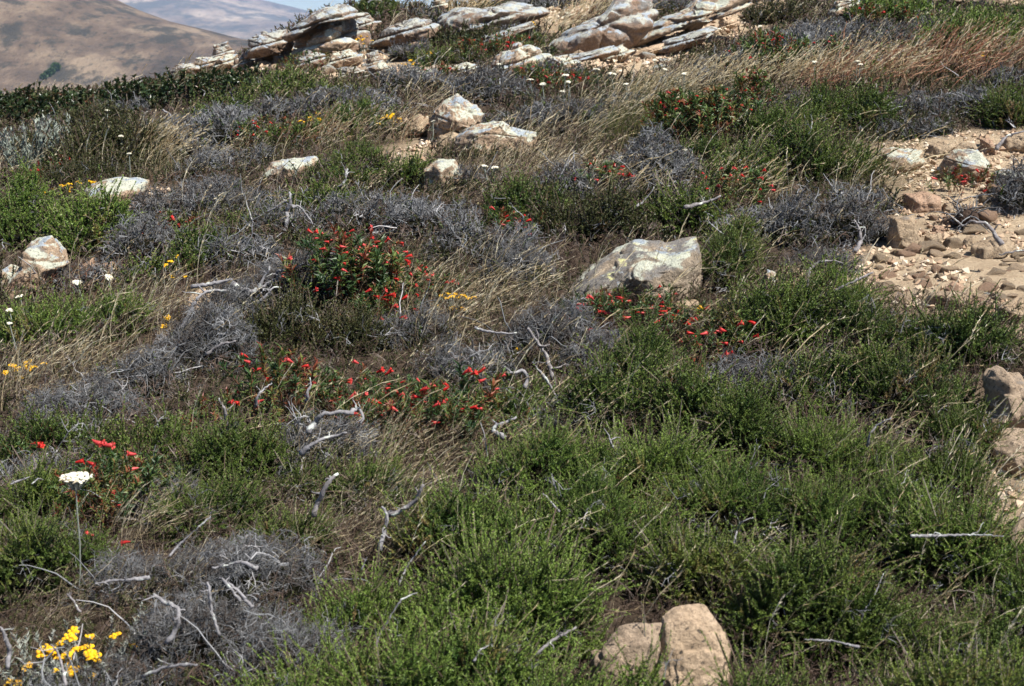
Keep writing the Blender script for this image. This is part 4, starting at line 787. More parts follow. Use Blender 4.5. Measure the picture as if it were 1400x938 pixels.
# ================================================================== GRASS
def grass(g, cx, by, w, h, L, n, kind='blade', lean=.22, seed=0, bend=1., dmin=.5):
    f = Foot(cx, by, w, h, .01, dmin=dmin, dmax=3); rg = np.random.default_rng(f.seed + seed); n = int(n * ((.4 if by > 260 else .34) if g is not GRN else .9)); L = L * .85; X, Y, q, out = f.sample(n, rg, .3); pr, lod = protos(kind, f.d)
    D = np.column_stack([rg.normal(size=(n, 2)) * .27 + out * (q * .2)[:, None], np.ones(n)]); D[:, 0] += lean * .7
    inst(g, pr, np.column_stack([X, Y, height(X, Y) - .01]), D, L * rg.uniform(.55, 1.15, n), rg.random(n), X=np.column_stack([np.ones(n), rg.normal(size=n) * .35, np.zeros(n)]), rg=rg)
    return f
for a in [  # cx, by, w, h, length, number
    (60, 575, 190, 60, .32, 330), (130, 545, 120, 45, .3, 180), (250, 470, 70, 60, .32, 80), (215, 485, 90, 60, .34, 150), (60, 436, 130, 20, .16, 160), (560, 655, 200, 50, .24, 420), (460, 700, 140, 90, .24, 300),
    (550, 735, 120, 60, .24, 300), (450, 800, 120, 50, .2, 160), (610, 500, 120, 80, .34, 300), (690, 470, 130, 90, .3, 220), (190, 780, 90, 50, .26, 200), (340, 760, 200, 60, .2, 200), (470, 780, 120, 70, .22, 200), (60, 900, 150, 60, .2, 200), (250, 860, 260, 60, .2, 240),
    (1160, 690, 170, 60, .27, 60), (1330, 760, 110, 120, .27, 90), (1180, 285, 120, 60, .3, 240), (1240, 300, 40, 40, .26, 50), (990, 298, 110, 40, .3, 260), (840, 295, 140, 45, .3, 380), (700, 268, 180, 40, .24, 700),
    (640, 290, 120, 26, .22, 260), (500, 215, 130, 40, .34, 420), (440, 205, 70, 25, .3, 200), (25, 255, 90, 30, .32, 300), (760, 225, 130, 40, .3, 420), (830, 195, 120, 35, .36, 520), (890, 165, 120, 40, .34, 900), (960, 145, 130, 35, .36, 800),
    (1040, 135, 140, 35, .36, 700), (1120, 130, 130, 40, .4, 700), (1200, 130, 120, 45, .42, 550), (1330, 110, 160, 60, .45, 600), (830, 40, 120, 60, .4, 900), (770, 60, 80, 50, .35, 500), (620, 20, 120, 25, .35, 500), (590, 170, 80, 40, .3, 260),
    (480, 320, 130, 40, .3, 90), (160, 480, 70, 60, .3, 90), (760, 260, 90, 30, .28, 300), (640, 230, 100, 30, .2, 160), (300, 250, 120, 25, .25, 160), (240, 245, 110, 25, .3, 260), (1290, 235, 90, 20, .26, 60), (590, 440, 120, 40, .26, 150)]:
    grass(DRY, *a)
for a in [(1240, 140, 230, 60, .4, 1100), (1330, 120, 180, 60, .42, 900), (1130, 145, 130, 30, .32, 500), (420, 215, 90, 22, .3, 280), (540, 625, 120, 40, .2, 160), (240, 262, 80, 14, .15, 120), (100, 420, 160, 26, .2, 200), (560, 200, 60, 20, .25, 120), (790, 50, 60, 30, .3, 160), (700, 120, 70, 20, .25, 120)]: grass(RUST, *a)
for a in [(900, 190, 150, 60, .3, 1500), (850, 215, 110, 40, .28, 800), (650, 214, 140, 16, .14, 500), (470, 220, 100, 30, .2, 400), (350, 490, 150, 40, .16, 350), (470, 480, 110, 30, .16, 300), (760, 330, 170, 50, .2, 500), (1180, 270, 120, 60, .26, 400), (100, 470, 160, 40, .2, 300), (200, 430, 60, 30, .2, 160), (720, 560, 120, 40, .14, 120), (1010, 130, 90, 30, .25, 300)]:
    grass(GRN, *a, kind='gblade')
tag(DRY.build('dry_grass', [M['dry']]), 'thin straw coloured grass stalks leaning in the wind between the shrubs', 'dry grass', None, 'stuff')
tag(RUST.build('rusty_grass', [M['rust']]), 'reddish brown dry grass in bands across the slope', 'dry grass', None, 'stuff')
tag(GRN.build('green_grass', [M['grass']]), 'soft green grass between rocks and shrubs', 'green grass', None, 'stuff')
def tuft(cx, by, w, h, L, n, label, mat='dry', lean=.35, kind='blade'):
    g = Geo(); f = grass(g, cx, by, w, h, L, n, lean=lean, seed=9, kind=kind, dmin=.3); V, F, m, a = g.get(); base = f.base
    o = link('grass_tuft', mesh('grass_tuft', V - base, F, [M[mat]], m, a)); o.location = base; tag(o, label, 'grass tuft', 'separate tufts of dry grass')
for a in [(212, 236, 60, 55, .42, 420, 'straw coloured tussock on the hillside beside two small white yarrow heads'), (1195, 268, 70, 65, .42, 46, 'curved pale grass stalks arching over the cracked pale slab'), (1150, 690, 110, 85, .36, 34, 'thin dry stalks rising from the green mat between the split rock and the knobbly rock'),
          (1330, 770, 90, 150, .4, 40, 'tall bent dry stalks beside the knobbly brown rock'), (1305, 290, 30, 60, .3, 4, 'three long pale stalks growing from the small plant before the domed rock'), (225, 465, 60, 70, .34, 26, 'pale nodding grass heads beside the long bleached branch'),
          (680, 445, 70, 80, .33, 60, 'dense dry tuft between the yellow flower clump and the wedge boulder'), (560, 640, 60, 50, .2, 40, 'short straw tuft under the middle of the red flowered shrubs'), (190, 772, 50, 70, .26, 46, 'upright brown stalks under the lowest red flower beside the big white yarrow'),
          (1160, 340, 36, 55, .3, 9, 'a few dry stalks at the edge of the grey shrub beside the tall blocky stone'), (1060, 650, 50, 60, .26, 7, 'few short stalks in the bright mat above the split rock'), (700, 230, 60, 30, .34, 60, 'feathery stalks beside the long pale rock'),
          (1130, 205, 40, 60, .4, 10, 'lone tall stalks in the green shrub above the bare dirt'), (30, 560, 60, 40, .36, 60, 'wind bent straw grass sloping below the small yellow flowers')]:
    tuft(*a)

# ================================================================== SHRUBS  (cx, foot y, width, height, label)
D_, G_, Y_, O_, S_ = 'dark', 'needle', 'bright', 'olive', 'grey'
SHRUBS = [
 # skyline and upper slope
 (D_, 20, 175, 110, 55, 'dark leafy skyline shrub where the ridge runs out of view', {}), (D_, 95, 172, 110, 60, 'dark leafy skyline shrub below the trees on the brown hill', {}), (D_, 175, 162, 120, 60, 'dark leafy skyline shrub in the middle of the ridge', {}),
 (D_, 250, 150, 120, 58, 'dark leafy skyline shrub below the low end of the skyline rocks', {}), (D_, 322, 142, 90, 48, 'dark leafy skyline shrub in front of the upright grey rock', {}),
 (G_, 385, 142, 120, 34, 'bright green mound under the skyline rubble', {}), (G_, 455, 142, 100, 32, 'bright green mound below the pale rock in the rubble', {}), (G_, 300, 178, 100, 40, 'green shrub with red tinge under the skyline hedge', {}),
 (O_, 120, 200, 130, 45, 'olive shrub below the skyline hedge', {}), (O_, 60, 215, 110, 30, 'dark olive shrub behind the silvery sage plant', {}), (O_, 150, 245, 150, 60, 'dark olive shrub behind the flat pale rock', {}), (O_, 120, 262, 120, 30, 'low olive shrub between the sage plant and the flat pale rock', {}),
 (S_, 40, 208, 90, 40, 'dark grey twiggy shrub at the end of the hedge above the sage plant', {}), (S_, 110, 190, 110, 28, 'grey twiggy shrub in the gap of the skyline hedge', {}), (S_, 160, 172, 70, 30, 'small grey shrub in front of the skyline hedge by a white yarrow', {}),
 (S_, 235, 205, 90, 40, 'grey shrub with bleached stems above the straw tussock', dict(green=.35)), (S_, 300, 215, 110, 60, 'grey shrub around the bleached snags on the upper slope', dict(green=.2)), (S_, 360, 180, 110, 42, 'grey shrub above the faint red flowered shrub', {}),
 (S_, 300, 245, 120, 40, 'purplish grey shrub behind the low pale slab', dict(brown=False)), (S_, 450, 165, 110, 36, 'grey shrub behind the round yellow clump', {}), (S_, 545, 130, 60, 36, 'small domed grey shrub under the rubble', dict(H=.3)), (S_, 515, 170, 90, 42, 'grey shrub to the side of the crumbling tan stone', dict(green=.3)),
 (G_, 490, 190, 110, 40, 'green shrub above the yellow flowers by the pale rocks', {}), (G_, 400, 205, 70, 32, 'small green shrub beside the round yellow clump', {}), (G_, 515, 30, 60, 40, 'dark green shrub on the skyline next to the blue sky', {}), (S_, 600, 32, 70, 16, 'thin grey shrub behind the outcrop', dict(H=.2)),
 (O_, 655, 14, 90, 16, 'low olive shrub behind the long outcrop slab', {}), (S_, 745, 14, 90, 24, 'grey shrub at the top edge behind the tapering slab', {}), (S_, 915, 22, 60, 30, 'grey shrub growing between the two tilted slabs', {}), (O_, 640, 72, 120, 26, 'olive shrub in the hollow below the long outcrop slab', {}),
 (G_, 615, 90, 110, 20, 'low green shrub above the low white rocks', {}), (S_, 560, 84, 60, 24, 'small grey shrub in the hollow under the rounded slab', {}), (S_, 700, 66, 70, 26, 'grey shrub above the pale domed rock', dict(green=.5)), (S_, 665, 145, 130, 42, 'smooth grey dome above the upper pale rock', dict(H=.3, dens=1.3)),
 (S_, 760, 118, 80, 30, 'grey shrub right below the pale domed rock', {}), (S_, 600, 130, 70, 26, 'grey shrub under the low white rock', {}), (S_, 710, 185, 110, 34, 'dark grey shrub behind the long pale rock', dict(green=.25)), (S_, 790, 190, 80, 40, 'grey shrub among stalks beyond the long pale rock', dict(green=.6)),
 (S_, 860, 162, 110, 24, 'grey shrub below the sandy bank', {}), (S_, 940, 130, 90, 32, 'grey shrub at the lower corner of the sandy bank', {}), (S_, 1010, 114, 100, 48, 'grey shrub with pale twigs beside the tilted slabs', {}), (S_, 1080, 95, 130, 70, 'large grey shrub at the top of the slope above the red flowers', {}),
 (S_, 1150, 72, 120, 50, 'grey shrub around the blue grey pointed rock', dict(green=.2)), (S_, 1180, 100, 140, 50, 'dark blue-grey shrub below the bright green top shrubs', dict(green=.3, tint0=-.1)), (S_, 1250, 70, 130, 50, 'dark grey-green shrub between the top edge rocks', dict(green=.8, tint0=-.1)),
 (Y_, 1210, 40, 130, 45, 'bright green shrub at the top edge beside the grey shrubs', {}), (Y_, 1330, 85, 150, 60, 'bright green shrub above the reddish grass band', {}), (Y_, 1230, 95, 90, 22, 'small bright green shrub at the edge of the reddish grass', {}), (G_, 1390, 60, 100, 40, 'green shrub under the brown cracked rock', {}),
 (Y_, 1205, 112, 60, 24, 'yellow green tuft shaped shrub by the white yarrow pair', {}), (O_, 1060, 35, 90, 30, 'olive shrub at the top edge beside the rounded tan stone', {}), (S_, 1360, 128, 90, 30, 'pale grey shrub in the reddish grass', {}),
 # middle slope, far side
 (G_, 1150, 190, 150, 55, 'green shrub under the tall dry grass band', {}), (G_, 1060, 205, 120, 55, 'dark green shrub beside the bright red flowered shrub', {}), (S_, 1070, 165, 90, 35, 'dark grey shrub behind the bright red flowered shrub', dict(tint0=-.1)), (G_, 1110, 252, 170, 65, 'broad green shrub above the arching stalks', {}),
 (G_, 1010, 265, 110, 50, 'green shrub between the two upper red flowered shrubs', {}), (S_, 1260, 170, 130, 45, 'grey shrub over the bare dirt top', {}), (S_, 1330, 165, 110, 40, 'grey shrub with brown litter above the domed rock', {}), (G_, 1375, 180, 80, 55, 'dark green shrub above the rounded brown boulder', {}),
 (S_, 1240, 195, 110, 22, 'thin grey shrub edging the cracked pale slab', dict(green=.3)), (S_, 800, 285, 120, 62, 'grey twiggy shrub behind the small red flowered plant', {}), (S_, 885, 275, 150, 78, 'tall domed grey shrub in the middle of the slope', dict(H=.34)), (G_, 960, 235, 90, 40, 'green shrub directly under the bright red flowered shrub', {}),
 (S_, 1030, 340, 110, 70, 'grey shrub above the layered stones', {}), (S_, 1120, 345, 130, 75, 'large grey shrub beside the bare dirt', {}), (S_, 1180, 300, 80, 50, 'grey-green shrub between the curved stalks and the blocky stone', dict(green=.35)), (S_, 1180, 335, 70, 40, 'grey shrub leaning on the tall blocky stone', {}),
 (G_, 930, 325, 130, 50, 'green shrub behind the pointed end of the wedge boulder', dict(H=.22)), (O_, 810, 335, 170, 48, 'olive green shrub behind the wedge boulder', dict(H=.2)), (G_, 995, 405, 80, 105, 'dark green shrub pressed against the blunt end of the wedge boulder', dict(H=.36)), (S_, 1120, 385, 90, 36, 'small grey shrub by the dead stick on the dirt', dict(green=.4)),
 (G_, 720, 310, 120, 45, 'green shrub around the small red flowers in mid slope', {}), (S_, 655, 262, 70, 30, 'dark grey shrub growing over the rounded pale rock', dict(H=.18)), (G_, 560, 262, 70, 40, 'small green shrub beside the rounded pale rock', {}), (G_, 480, 245, 130, 40, 'green shrub behind the bleached forked branch', {}),
 (G_, 465, 264, 80, 22, 'green shrub beside the low pale slab', {}), (S_, 590, 330, 120, 70, 'grey shrub in mid slope below the rounded pale rock', {}), (S_, 500, 320, 130, 55, 'grey shrub with a few lichened twigs below the green shrubs', dict(green=.2)), (S_, 660, 365, 140, 75, 'broad grey shrub behind the yellow flower clump', {}),
 (S_, 710, 392, 90, 50, 'grey shrub beside the thin end of the wedge boulder', dict(H=.16)), (S_, 345, 303, 120, 44, 'domed grey shrub below the low pale slab', dict(H=.2, dens=1.2)), (S_, 255, 315, 150, 60, 'broad dark grey shrub beyond the bright green mound', dict(H=.3, dens=1.2)), (S_, 400, 330, 110, 45, 'grey shrub under the forked bleached branch', dict(green=.3)),
 (G_, 440, 300, 110, 35, 'green shrub between bleached branches', {}), (G_, 345, 325, 90, 25, 'low green shrub below the domed grey shrub', {}), (Y_, 40, 350, 130, 85, 'bright green mound at the frame edge above the upright rock', dict(H=.36)), (Y_, 125, 350, 110, 80, 'bright green mound with small yellow flowers behind', dict(H=.36)),
 (O_, 90, 300, 120, 34, 'olive shrub behind the bright green mound', {}), (S_, 205, 365, 110, 65, 'grey shrub with a few red flowers above the dry grass', {}), (G_, 270, 382, 90, 60, 'dark green mound above the long bleached branch', dict(H=.28)), (S_, 330, 380, 90, 60, 'grey shrub beside the dark green mound', {}),
 (S_, 120, 405, 110, 36, 'dark grey shrub under two white yarrow heads', {}), (Y_, 60, 488, 150, 46, 'yellow green mat above the small yellow flowers', dict(H=.14)), (Y_, 150, 470, 120, 50, 'yellow green mat beside the nodding grass heads', dict(H=.2)), (G_, 200, 395, 60, 30, 'small green shrub by the single yellow flowers', {}),
 (S_, 400, 440, 150, 85, 'broad grey shrub beside the red flowers and bleached branches', {}), (S_, 320, 470, 110, 70, 'grey shrub just below the tan rock face', {}), (S_, 275, 525, 140, 75, 'grey shrub above the single red flower', {}), (S_, 190, 555, 120, 65, 'grey shrub fringed with pinkish leaves below the dry grass', {}),
 (O_, 400, 485, 150, 45, 'olive brown shrub in the hollow beside the grey shrubs', dict(H=.16)), (O_, 480, 490, 100, 40, 'olive shrub between the two middle red flowered shrubs', dict(H=.15)), (S_, 110, 600, 150, 50, 'grey shrub partly buried in wind bent straw', {}), (S_, 560, 480, 110, 55, 'grey shrub below the yellow flower clump', {}),
 (S_, 640, 535, 130, 50, 'grey shrub among straw in the middle of the slope', dict(green=.2)), (S_, 745, 500, 110, 85, 'gnarled grey shrub before the wedge boulder', {}), (S_, 820, 520, 110, 60, 'grey shrub below the red flowers of the wedge boulder', dict(green=.25)),
 # big mats
 (G_, 880, 570, 170, 110, 'dark green bushy shrub below the wedge boulder', dict(H=.34)), (G_, 830, 600, 130, 80, 'dark green shrub beside the white forked snag', dict(H=.26)), (G_, 950, 610, 130, 90, 'dark green shrub on the far side of the shadowed hollow', dict(H=.28)), (G_, 740, 590, 120, 60, 'green shrub beside the gnarled lichened branch', dict(H=.2)),
 (G_, 670, 610, 120, 60, 'green shrub around the last red flowers of the middle group', dict(H=.22)), (S_, 1035, 560, 120, 55, 'grey twigs in the shadowed hollow of the green mat', dict(H=.16)), (S_, 780, 600, 120, 40, 'grey shrub behind the white forked snag', dict(H=.12)),
 (G_, 1050, 495, 160, 85, 'green mat shrub next to the dark green shrub by the boulder', dict(H=.28)), (Y_, 1110, 450, 150, 60, 'yellow green mat shrub below the arching grey branch', dict(H=.26)), (G_, 1190, 500, 170, 85, 'green mat shrub along the lower edge of the bare dirt', dict(H=.28)), (G_, 1300, 510, 160, 75, 'green mat shrub beside the knobbly brown rock', dict(H=.25)),
 (G_, 1130, 580, 190, 100, 'green mat shrub in the middle of the wide mat', dict(H=.28, grey=.2)), (G_, 1250, 600, 190, 100, 'green mat shrub with fine stalks near the knobbly rock', dict(H=.28)), (G_, 1030, 650, 170, 90, 'green mat shrub below the shadowed hollow', dict(H=.26)), (G_, 1320, 640, 120, 70, 'small green mat shrub beside the brown rock shelf', dict(H=.18)),
 (Y_, 1150, 680, 190, 90, 'bright mat shrub under the thin dry stalks', dict(H=.24)), (G_, 1270, 700, 150, 80, 'green mat shrub below the fine stalks', dict(H=.2)), (Y_, 860, 700, 210, 100, 'bright mat shrub below the white forked snag', dict(H=.26)), (Y_, 730, 710, 170, 90, 'bright mat shrub next to the straw in the middle', dict(H=.24)),
 (Y_, 1000, 760, 230, 110, 'bright mat shrub between the snag and the split rock', dict(H=.26, grey=.2)), (Y_, 1170, 790, 230, 110, 'bright mat shrub behind the split rock on its smooth side', dict(H=.26)), (Y_, 1320, 830, 190, 100, 'bright mat shrub by the low brown rock', dict(H=.22)), (Y_, 820, 810, 240, 120, 'bright mat shrub behind the split rock on its grey side', dict(H=.26, grey=.25)),
 (Y_, 650, 810, 220, 110, 'bright mat shrub beside the dry twig tangle', dict(H=.24)), (G_, 970, 850, 180, 80, 'green mat shrub right behind the split rock', dict(H=.16)), (Y_, 690, 930, 250, 130, 'bright mat shrub beside the grey half of the split rock', dict(H=.26)), (Y_, 520, 920, 230, 130, 'bright mat shrub between twig tangle and split rock', dict(H=.26)),
 (G_, 1120, 930, 230, 130, 'dark mat shrub beside the smooth half of the split rock', dict(H=.26)), (G_, 1290, 940, 230, 130, 'dark mat shrub at the lower corner', dict(H=.26)), (Y_, 1400, 900, 170, 110, 'mat shrub under the low brown rock at the frame edge', dict(H=.22)), (Y_, 600, 1060, 320, 130, 'bright mat shrub along the bottom edge beside the split rock', dict(H=.24)),
 (Y_, 430, 1030, 230, 120, 'bright mat shrub along the bottom edge under the dry twigs', dict(H=.24)), (G_, 1100, 1080, 260, 130, 'dark mat shrub along the bottom edge by the smooth rock half', dict(H=.22)), (G_, 1330, 1080, 290, 140, 'dark mat shrub at the very bottom corner', dict(H=.24)), (Y_, 760, 1075, 200, 120, 'mat shrub at the bottom edge in front of the grey rock half', dict(H=.16)),
 (Y_, 880, 1015, 110, 70, 'thin sprigs of green mat growing up in front of the split rock', dict(H=.12, dens=.35)),
 # lower slope near the big yarrow
 (G_, 70, 650, 170, 60, 'green shrub below the wind bent straw', dict(H=.2)), (G_, 200, 650, 150, 60, 'green shrub behind the big white yarrow and its red flowers', dict(H=.2)), (G_, 320, 670, 150, 75, 'green shrub with arching shoots beside the red flowers', dict(H=.24)), (G_, 60, 730, 150, 80, 'dark green shrub beside the big white yarrow', dict(H=.28)),
 (S_, 60, 680, 120, 50, 'grey shrub with pale bone like twigs behind the big white yarrow', dict(H=.2)), (S_, 225, 710, 80, 60, 'grey twiggy clump between the red flowers and the arching green shoots', dict(H=.2)), (G_, 290, 740, 150, 70, 'dark green shrub above the dry twig tangle', dict(H=.24)), (G_, 60, 830, 190, 120, 'deep green shrub in shade above the big yellow clump', dict(H=.36)),
 (G_, 440, 690, 110, 50, 'small green shrub amid straw below the middle red flowers', dict(H=.16)), (G_, 520, 700, 90, 45, 'small green shrub beside the lichened branch in straw', dict(H=.15)), (S_, 680, 700, 110, 45, 'grey twigs on the far side of the bright mat', dict(H=.16)), (S_, 440, 640, 120, 60, 'gnarled lichened grey shrub under the middle red flowers', dict(H=.2)),
 (S_, 350, 850, 170, 80, 'grey dry twig tangle between straw and bright mat', dict(H=.18, green=.02)), (S_, 210, 830, 160, 70, 'grey dry twig tangle above the big yellow clump', dict(H=.16, green=.02)), (S_, 290, 930, 190, 80, 'grey dry twig tangle beside the big yellow clump', dict(H=.16, green=.04)), (S_, 400, 960, 160, 70, 'grey dry twig tangle along the bottom edge', dict(H=.14)),
 (S_, 130, 1000, 220, 70, 'grey twigs around the foot of the big yellow clump', dict(H=.1)), (O_, 590, 760, 110, 50, 'olive shrub where the straw meets the bright mat', dict(H=.14)), (G_, 400, 770, 120, 40, 'thin green shrub among the brown straw', dict(H=.12)),
]
for ty, cx, by, w, h, lab, k in SHRUBS:
    if ty == S_: grey_shrub(cx, by, w, h, lab, **k)
    elif ty == D_: broad_shrub(cx, by, w, h, lab, **k)
    else: green_shrub(cx, by, w, h, lab, ty, **k)
def sage():
    f = Foot(52, 244, 74, 50, .5, 1.2); rg = np.random.default_rng(2); root = empty('sage_shrub', f.base, 'silvery green sage plant with upright stems on the upper slope', 'shrub')
    n = 70; X, Y, q, out = f.sample(n, rg); g = Geo(); D = np.column_stack([out * (q * .35)[:, None] + [.12, 0], np.ones(n)]) + rg.normal(size=(n, 3)) * .1
    inst(g, protos('sage', f.d)[0], np.column_stack([X, Y, height(X, Y)]), D, rg.uniform(.7, 1.5, n) * f.H / .3, rg.random(n), rg=rg); g.build('foliage', [M['sage'], M['brown_twig']], root, f.base)
sage()

# ================================================================== FLOWERS
for a in [  # cx, foot y, w, h, flowers, label
 (480, 440, 130, 95, 22, 'dense red flowered shrub between the grey shrub and the yellow clump', {}), (545, 420, 100, 70, 14, 'red flowered shrub just behind the yellow flower clump', {}), (520, 455, 80, 50, 6, 'small leafy red flowered shrub below the dense one', {}),
 (545, 610, 120, 100, 16, 'red flowered shrub in the very middle of the slope', {}), (470, 575, 90, 60, 8, 'red flowered shrub behind the gnarled lichened branch', {}), (395, 590, 110, 80, 8, 'red flowered shrub around the white forked twig', dict(red=.1)), (320, 600, 90, 60, 2, 'leafy shrub with a single red flower near the grey shrub', dict(dens=.7)),
 (640, 620, 110, 80, 8, 'red flowered shrub beside the straw in mid slope', {}), (850, 468, 130, 52, 16, 'low red flowered shrub against the wedge boulder', {}), (930, 470, 70, 50, 8, 'red flowered shrub under the small smooth stone', {}), (965, 515, 60, 60, 7, 'upright red flowered shrub beside the shadowed hollow', {}),
 (955, 205, 110, 75, 22, 'bright red flowered shrub on the upper slope beside the tan grass', dict(H=.34)), (1020, 165, 70, 40, 7, 'red flowered shrub behind the bright upper one', {}), (1000, 300, 80, 48, 9, 'red flowered shrub beside feathery stalks in mid slope', {}), (815, 275, 75, 36, 8, 'small red flowered shrub at the foot of the grey dome', {}),
 (690, 335, 70, 45, 6, 'thin red flowered shrub in the grey shrubs of mid slope', dict(dens=.7)), (1070, 112, 160, 42, 14, 'red flowered shrub far up the slope among grey shrubs', {}), (1318, 272, 80, 34, 3, 'red flowered plant in front of the domed grey rock', dict(red=.25, dens=.5, H=.16)), (355, 205, 70, 28, 9, 'faint red flowered shrub beside the round yellow clump', {}),
 (765, 132, 90, 42, 14, 'red flowered shrub amid white yarrow under the pale domed rock', {}), (690, 84, 110, 24, 9, 'red flowered shrub in the hollow below the outcrop slabs', {}), (230, 335, 60, 24, 5, 'small red flowered shrub on the dark grey shrub', dict(dens=.6)), (128, 196, 60, 16, 4, 'faint red flowered shrub on the ridge', dict(dens=.6)),
 (85, 250, 90, 22, 8, 'pinkish red flowered shrub beside the silvery sage plant', dict(dens=.7)), (440, 98, 90, 14, 7, 'red flowered shrub along the foot of the skyline rubble', {}), (590, 115, 60, 16, 5, 'red flowered shrub under the low white rock', {}), (860, 66, 30, 22, 3, 'tiny red flowered plant in the crack between the tilted slabs', {}),
 (1210, 45, 90, 26, 5, 'red flowered shrub at the top of the slope in bright green', dict(dens=.5))]:
    monkeyflower(*a[:6], **a[6])
monkeyflower(160, 740, 110, 120, 0, 'tall red flowered shrub behind the big white yarrow', H=.34, pts=[(125, 600), (130, 608), (140, 609), (118, 630), (192, 640), (195, 656), (190, 620), (142, 670), (150, 684), (156, 690), (122, 680), (132, 732), (180, 741), (100, 632)])
monkeyflower(45, 660, 50, 55, 0, 'small plant with a single upright red flower near the frame edge', H=.24, pts=[(41, 607), (48, 612)], dens=.6)
for a in [(100, 960, 150, 110, [(101, 862), (123, 871), (95, 871), (112, 887), (104, 887), (120, 886), (82, 880), (64, 884), (62, 893), (70, 889), (75, 896), (57, 897), (92, 897), (88, 902), (126, 897), (130, 901), (39, 910), (35, 914), (82, 916), (100, 917), (112, 916), (122, 924), (128, 926), (94, 933), (20, 935), (14, 938), (182, 884), (158, 869)], 'big clump of bright yellow flower heads at the bottom corner', dict(H=.24, leaf=2.0)),
          (618, 432, 60, 34, [(604, 404), (612, 402), (618, 406), (624, 402), (628, 408), (634, 405), (640, 408), (600, 418), (619, 422), (632, 421), (636, 423), (647, 407), (609, 408)], 'yellow flower clump in the middle between red flowers and straw', dict(H=.2)),
          (40, 525, 60, 36, [(18, 500), (24, 505), (38, 497), (40, 504), (60, 497), (27, 518), (8, 510), (48, 502)], 'small yellow flowers below the yellow green mat', dict(H=.18, leaf=.5)),
          (436, 188, 56, 26, 18, 'round yellow flower clump above the low pale slab', dict(H=.3)), (535, 186, 44, 24, 16, 'yellow flower clump beside the upper pale rock', dict(H=.26)), (240, 392, 50, 30, [(233, 358), (234, 378), (252, 378), (226, 363), (243, 350)], 'single yellow flowers by the dark green mound', dict(H=.2, leaf=.4)),
          (232, 452, 24, 26, [(228, 435), (224, 447), (231, 436)], 'two yellow heads among the nodding grass', dict(H=.2, leaf=.4)), (712, 492, 40, 24, [(711, 475), (706, 477), (690, 490)], 'small yellow flowers beside the gnarled grey shrub', dict(H=.18, leaf=.5)),
          (110, 275, 120, 14, 22, 'line of small yellow flowers behind the bright green mound', dict(H=.2, leaf=.4)), (497, 74, 26, 20, 14, 'yellow flower clump in the rubble beside the arched slab', dict(H=.34)), (720, 44, 34, 12, 12, 'yellow flowers under the tapering outcrop slab', dict(H=.25)),
          (440, 60, 12, 10, 6, 'tiny yellow flowers on the pale rock under the arched slab', dict(H=.2)), (590, 86, 40, 10, 7, 'small yellow flowers in the green hollow under the outcrop', dict(H=.2)), (560, 96, 30, 8, 5, 'orange yellow flowers beside the low white rock', dict(H=.16)),
          (1340, 88, 14, 12, 3, 'yellow flowers above the reddish grass band', dict(H=.25, leaf=.5)), (1316, 92, 12, 10, 2, 'single yellow flower beside the reddish grass band', dict(H=.25, leaf=.5)), (887, 190, 10, 12, 2, 'single yellow flower beside the bright red flowered shrub', dict(H=.22, leaf=.5)), (847, 322, 10, 10, 1, 'single yellow flower behind the wedge boulder', dict(H=.2, leaf=.5)),
          (945, 448, 40, 14, 3, 'tiny yellow flowers under the small smooth stone', dict(H=.12, leaf=.5)), (1385, 690, 40, 24, [(1378, 686), (1384, 690), (1390, 684), (1366, 690)], 'tiny yellow flowers on the bare strip by the knobbly rock', dict(H=.14, leaf=.7)), (1320, 650, 20, 20, 3, 'two tiny yellow flowers beside the brown rock shelf', dict(H=.14, leaf=.5))]:
    yellow_plant(*a[:6], **a[6])
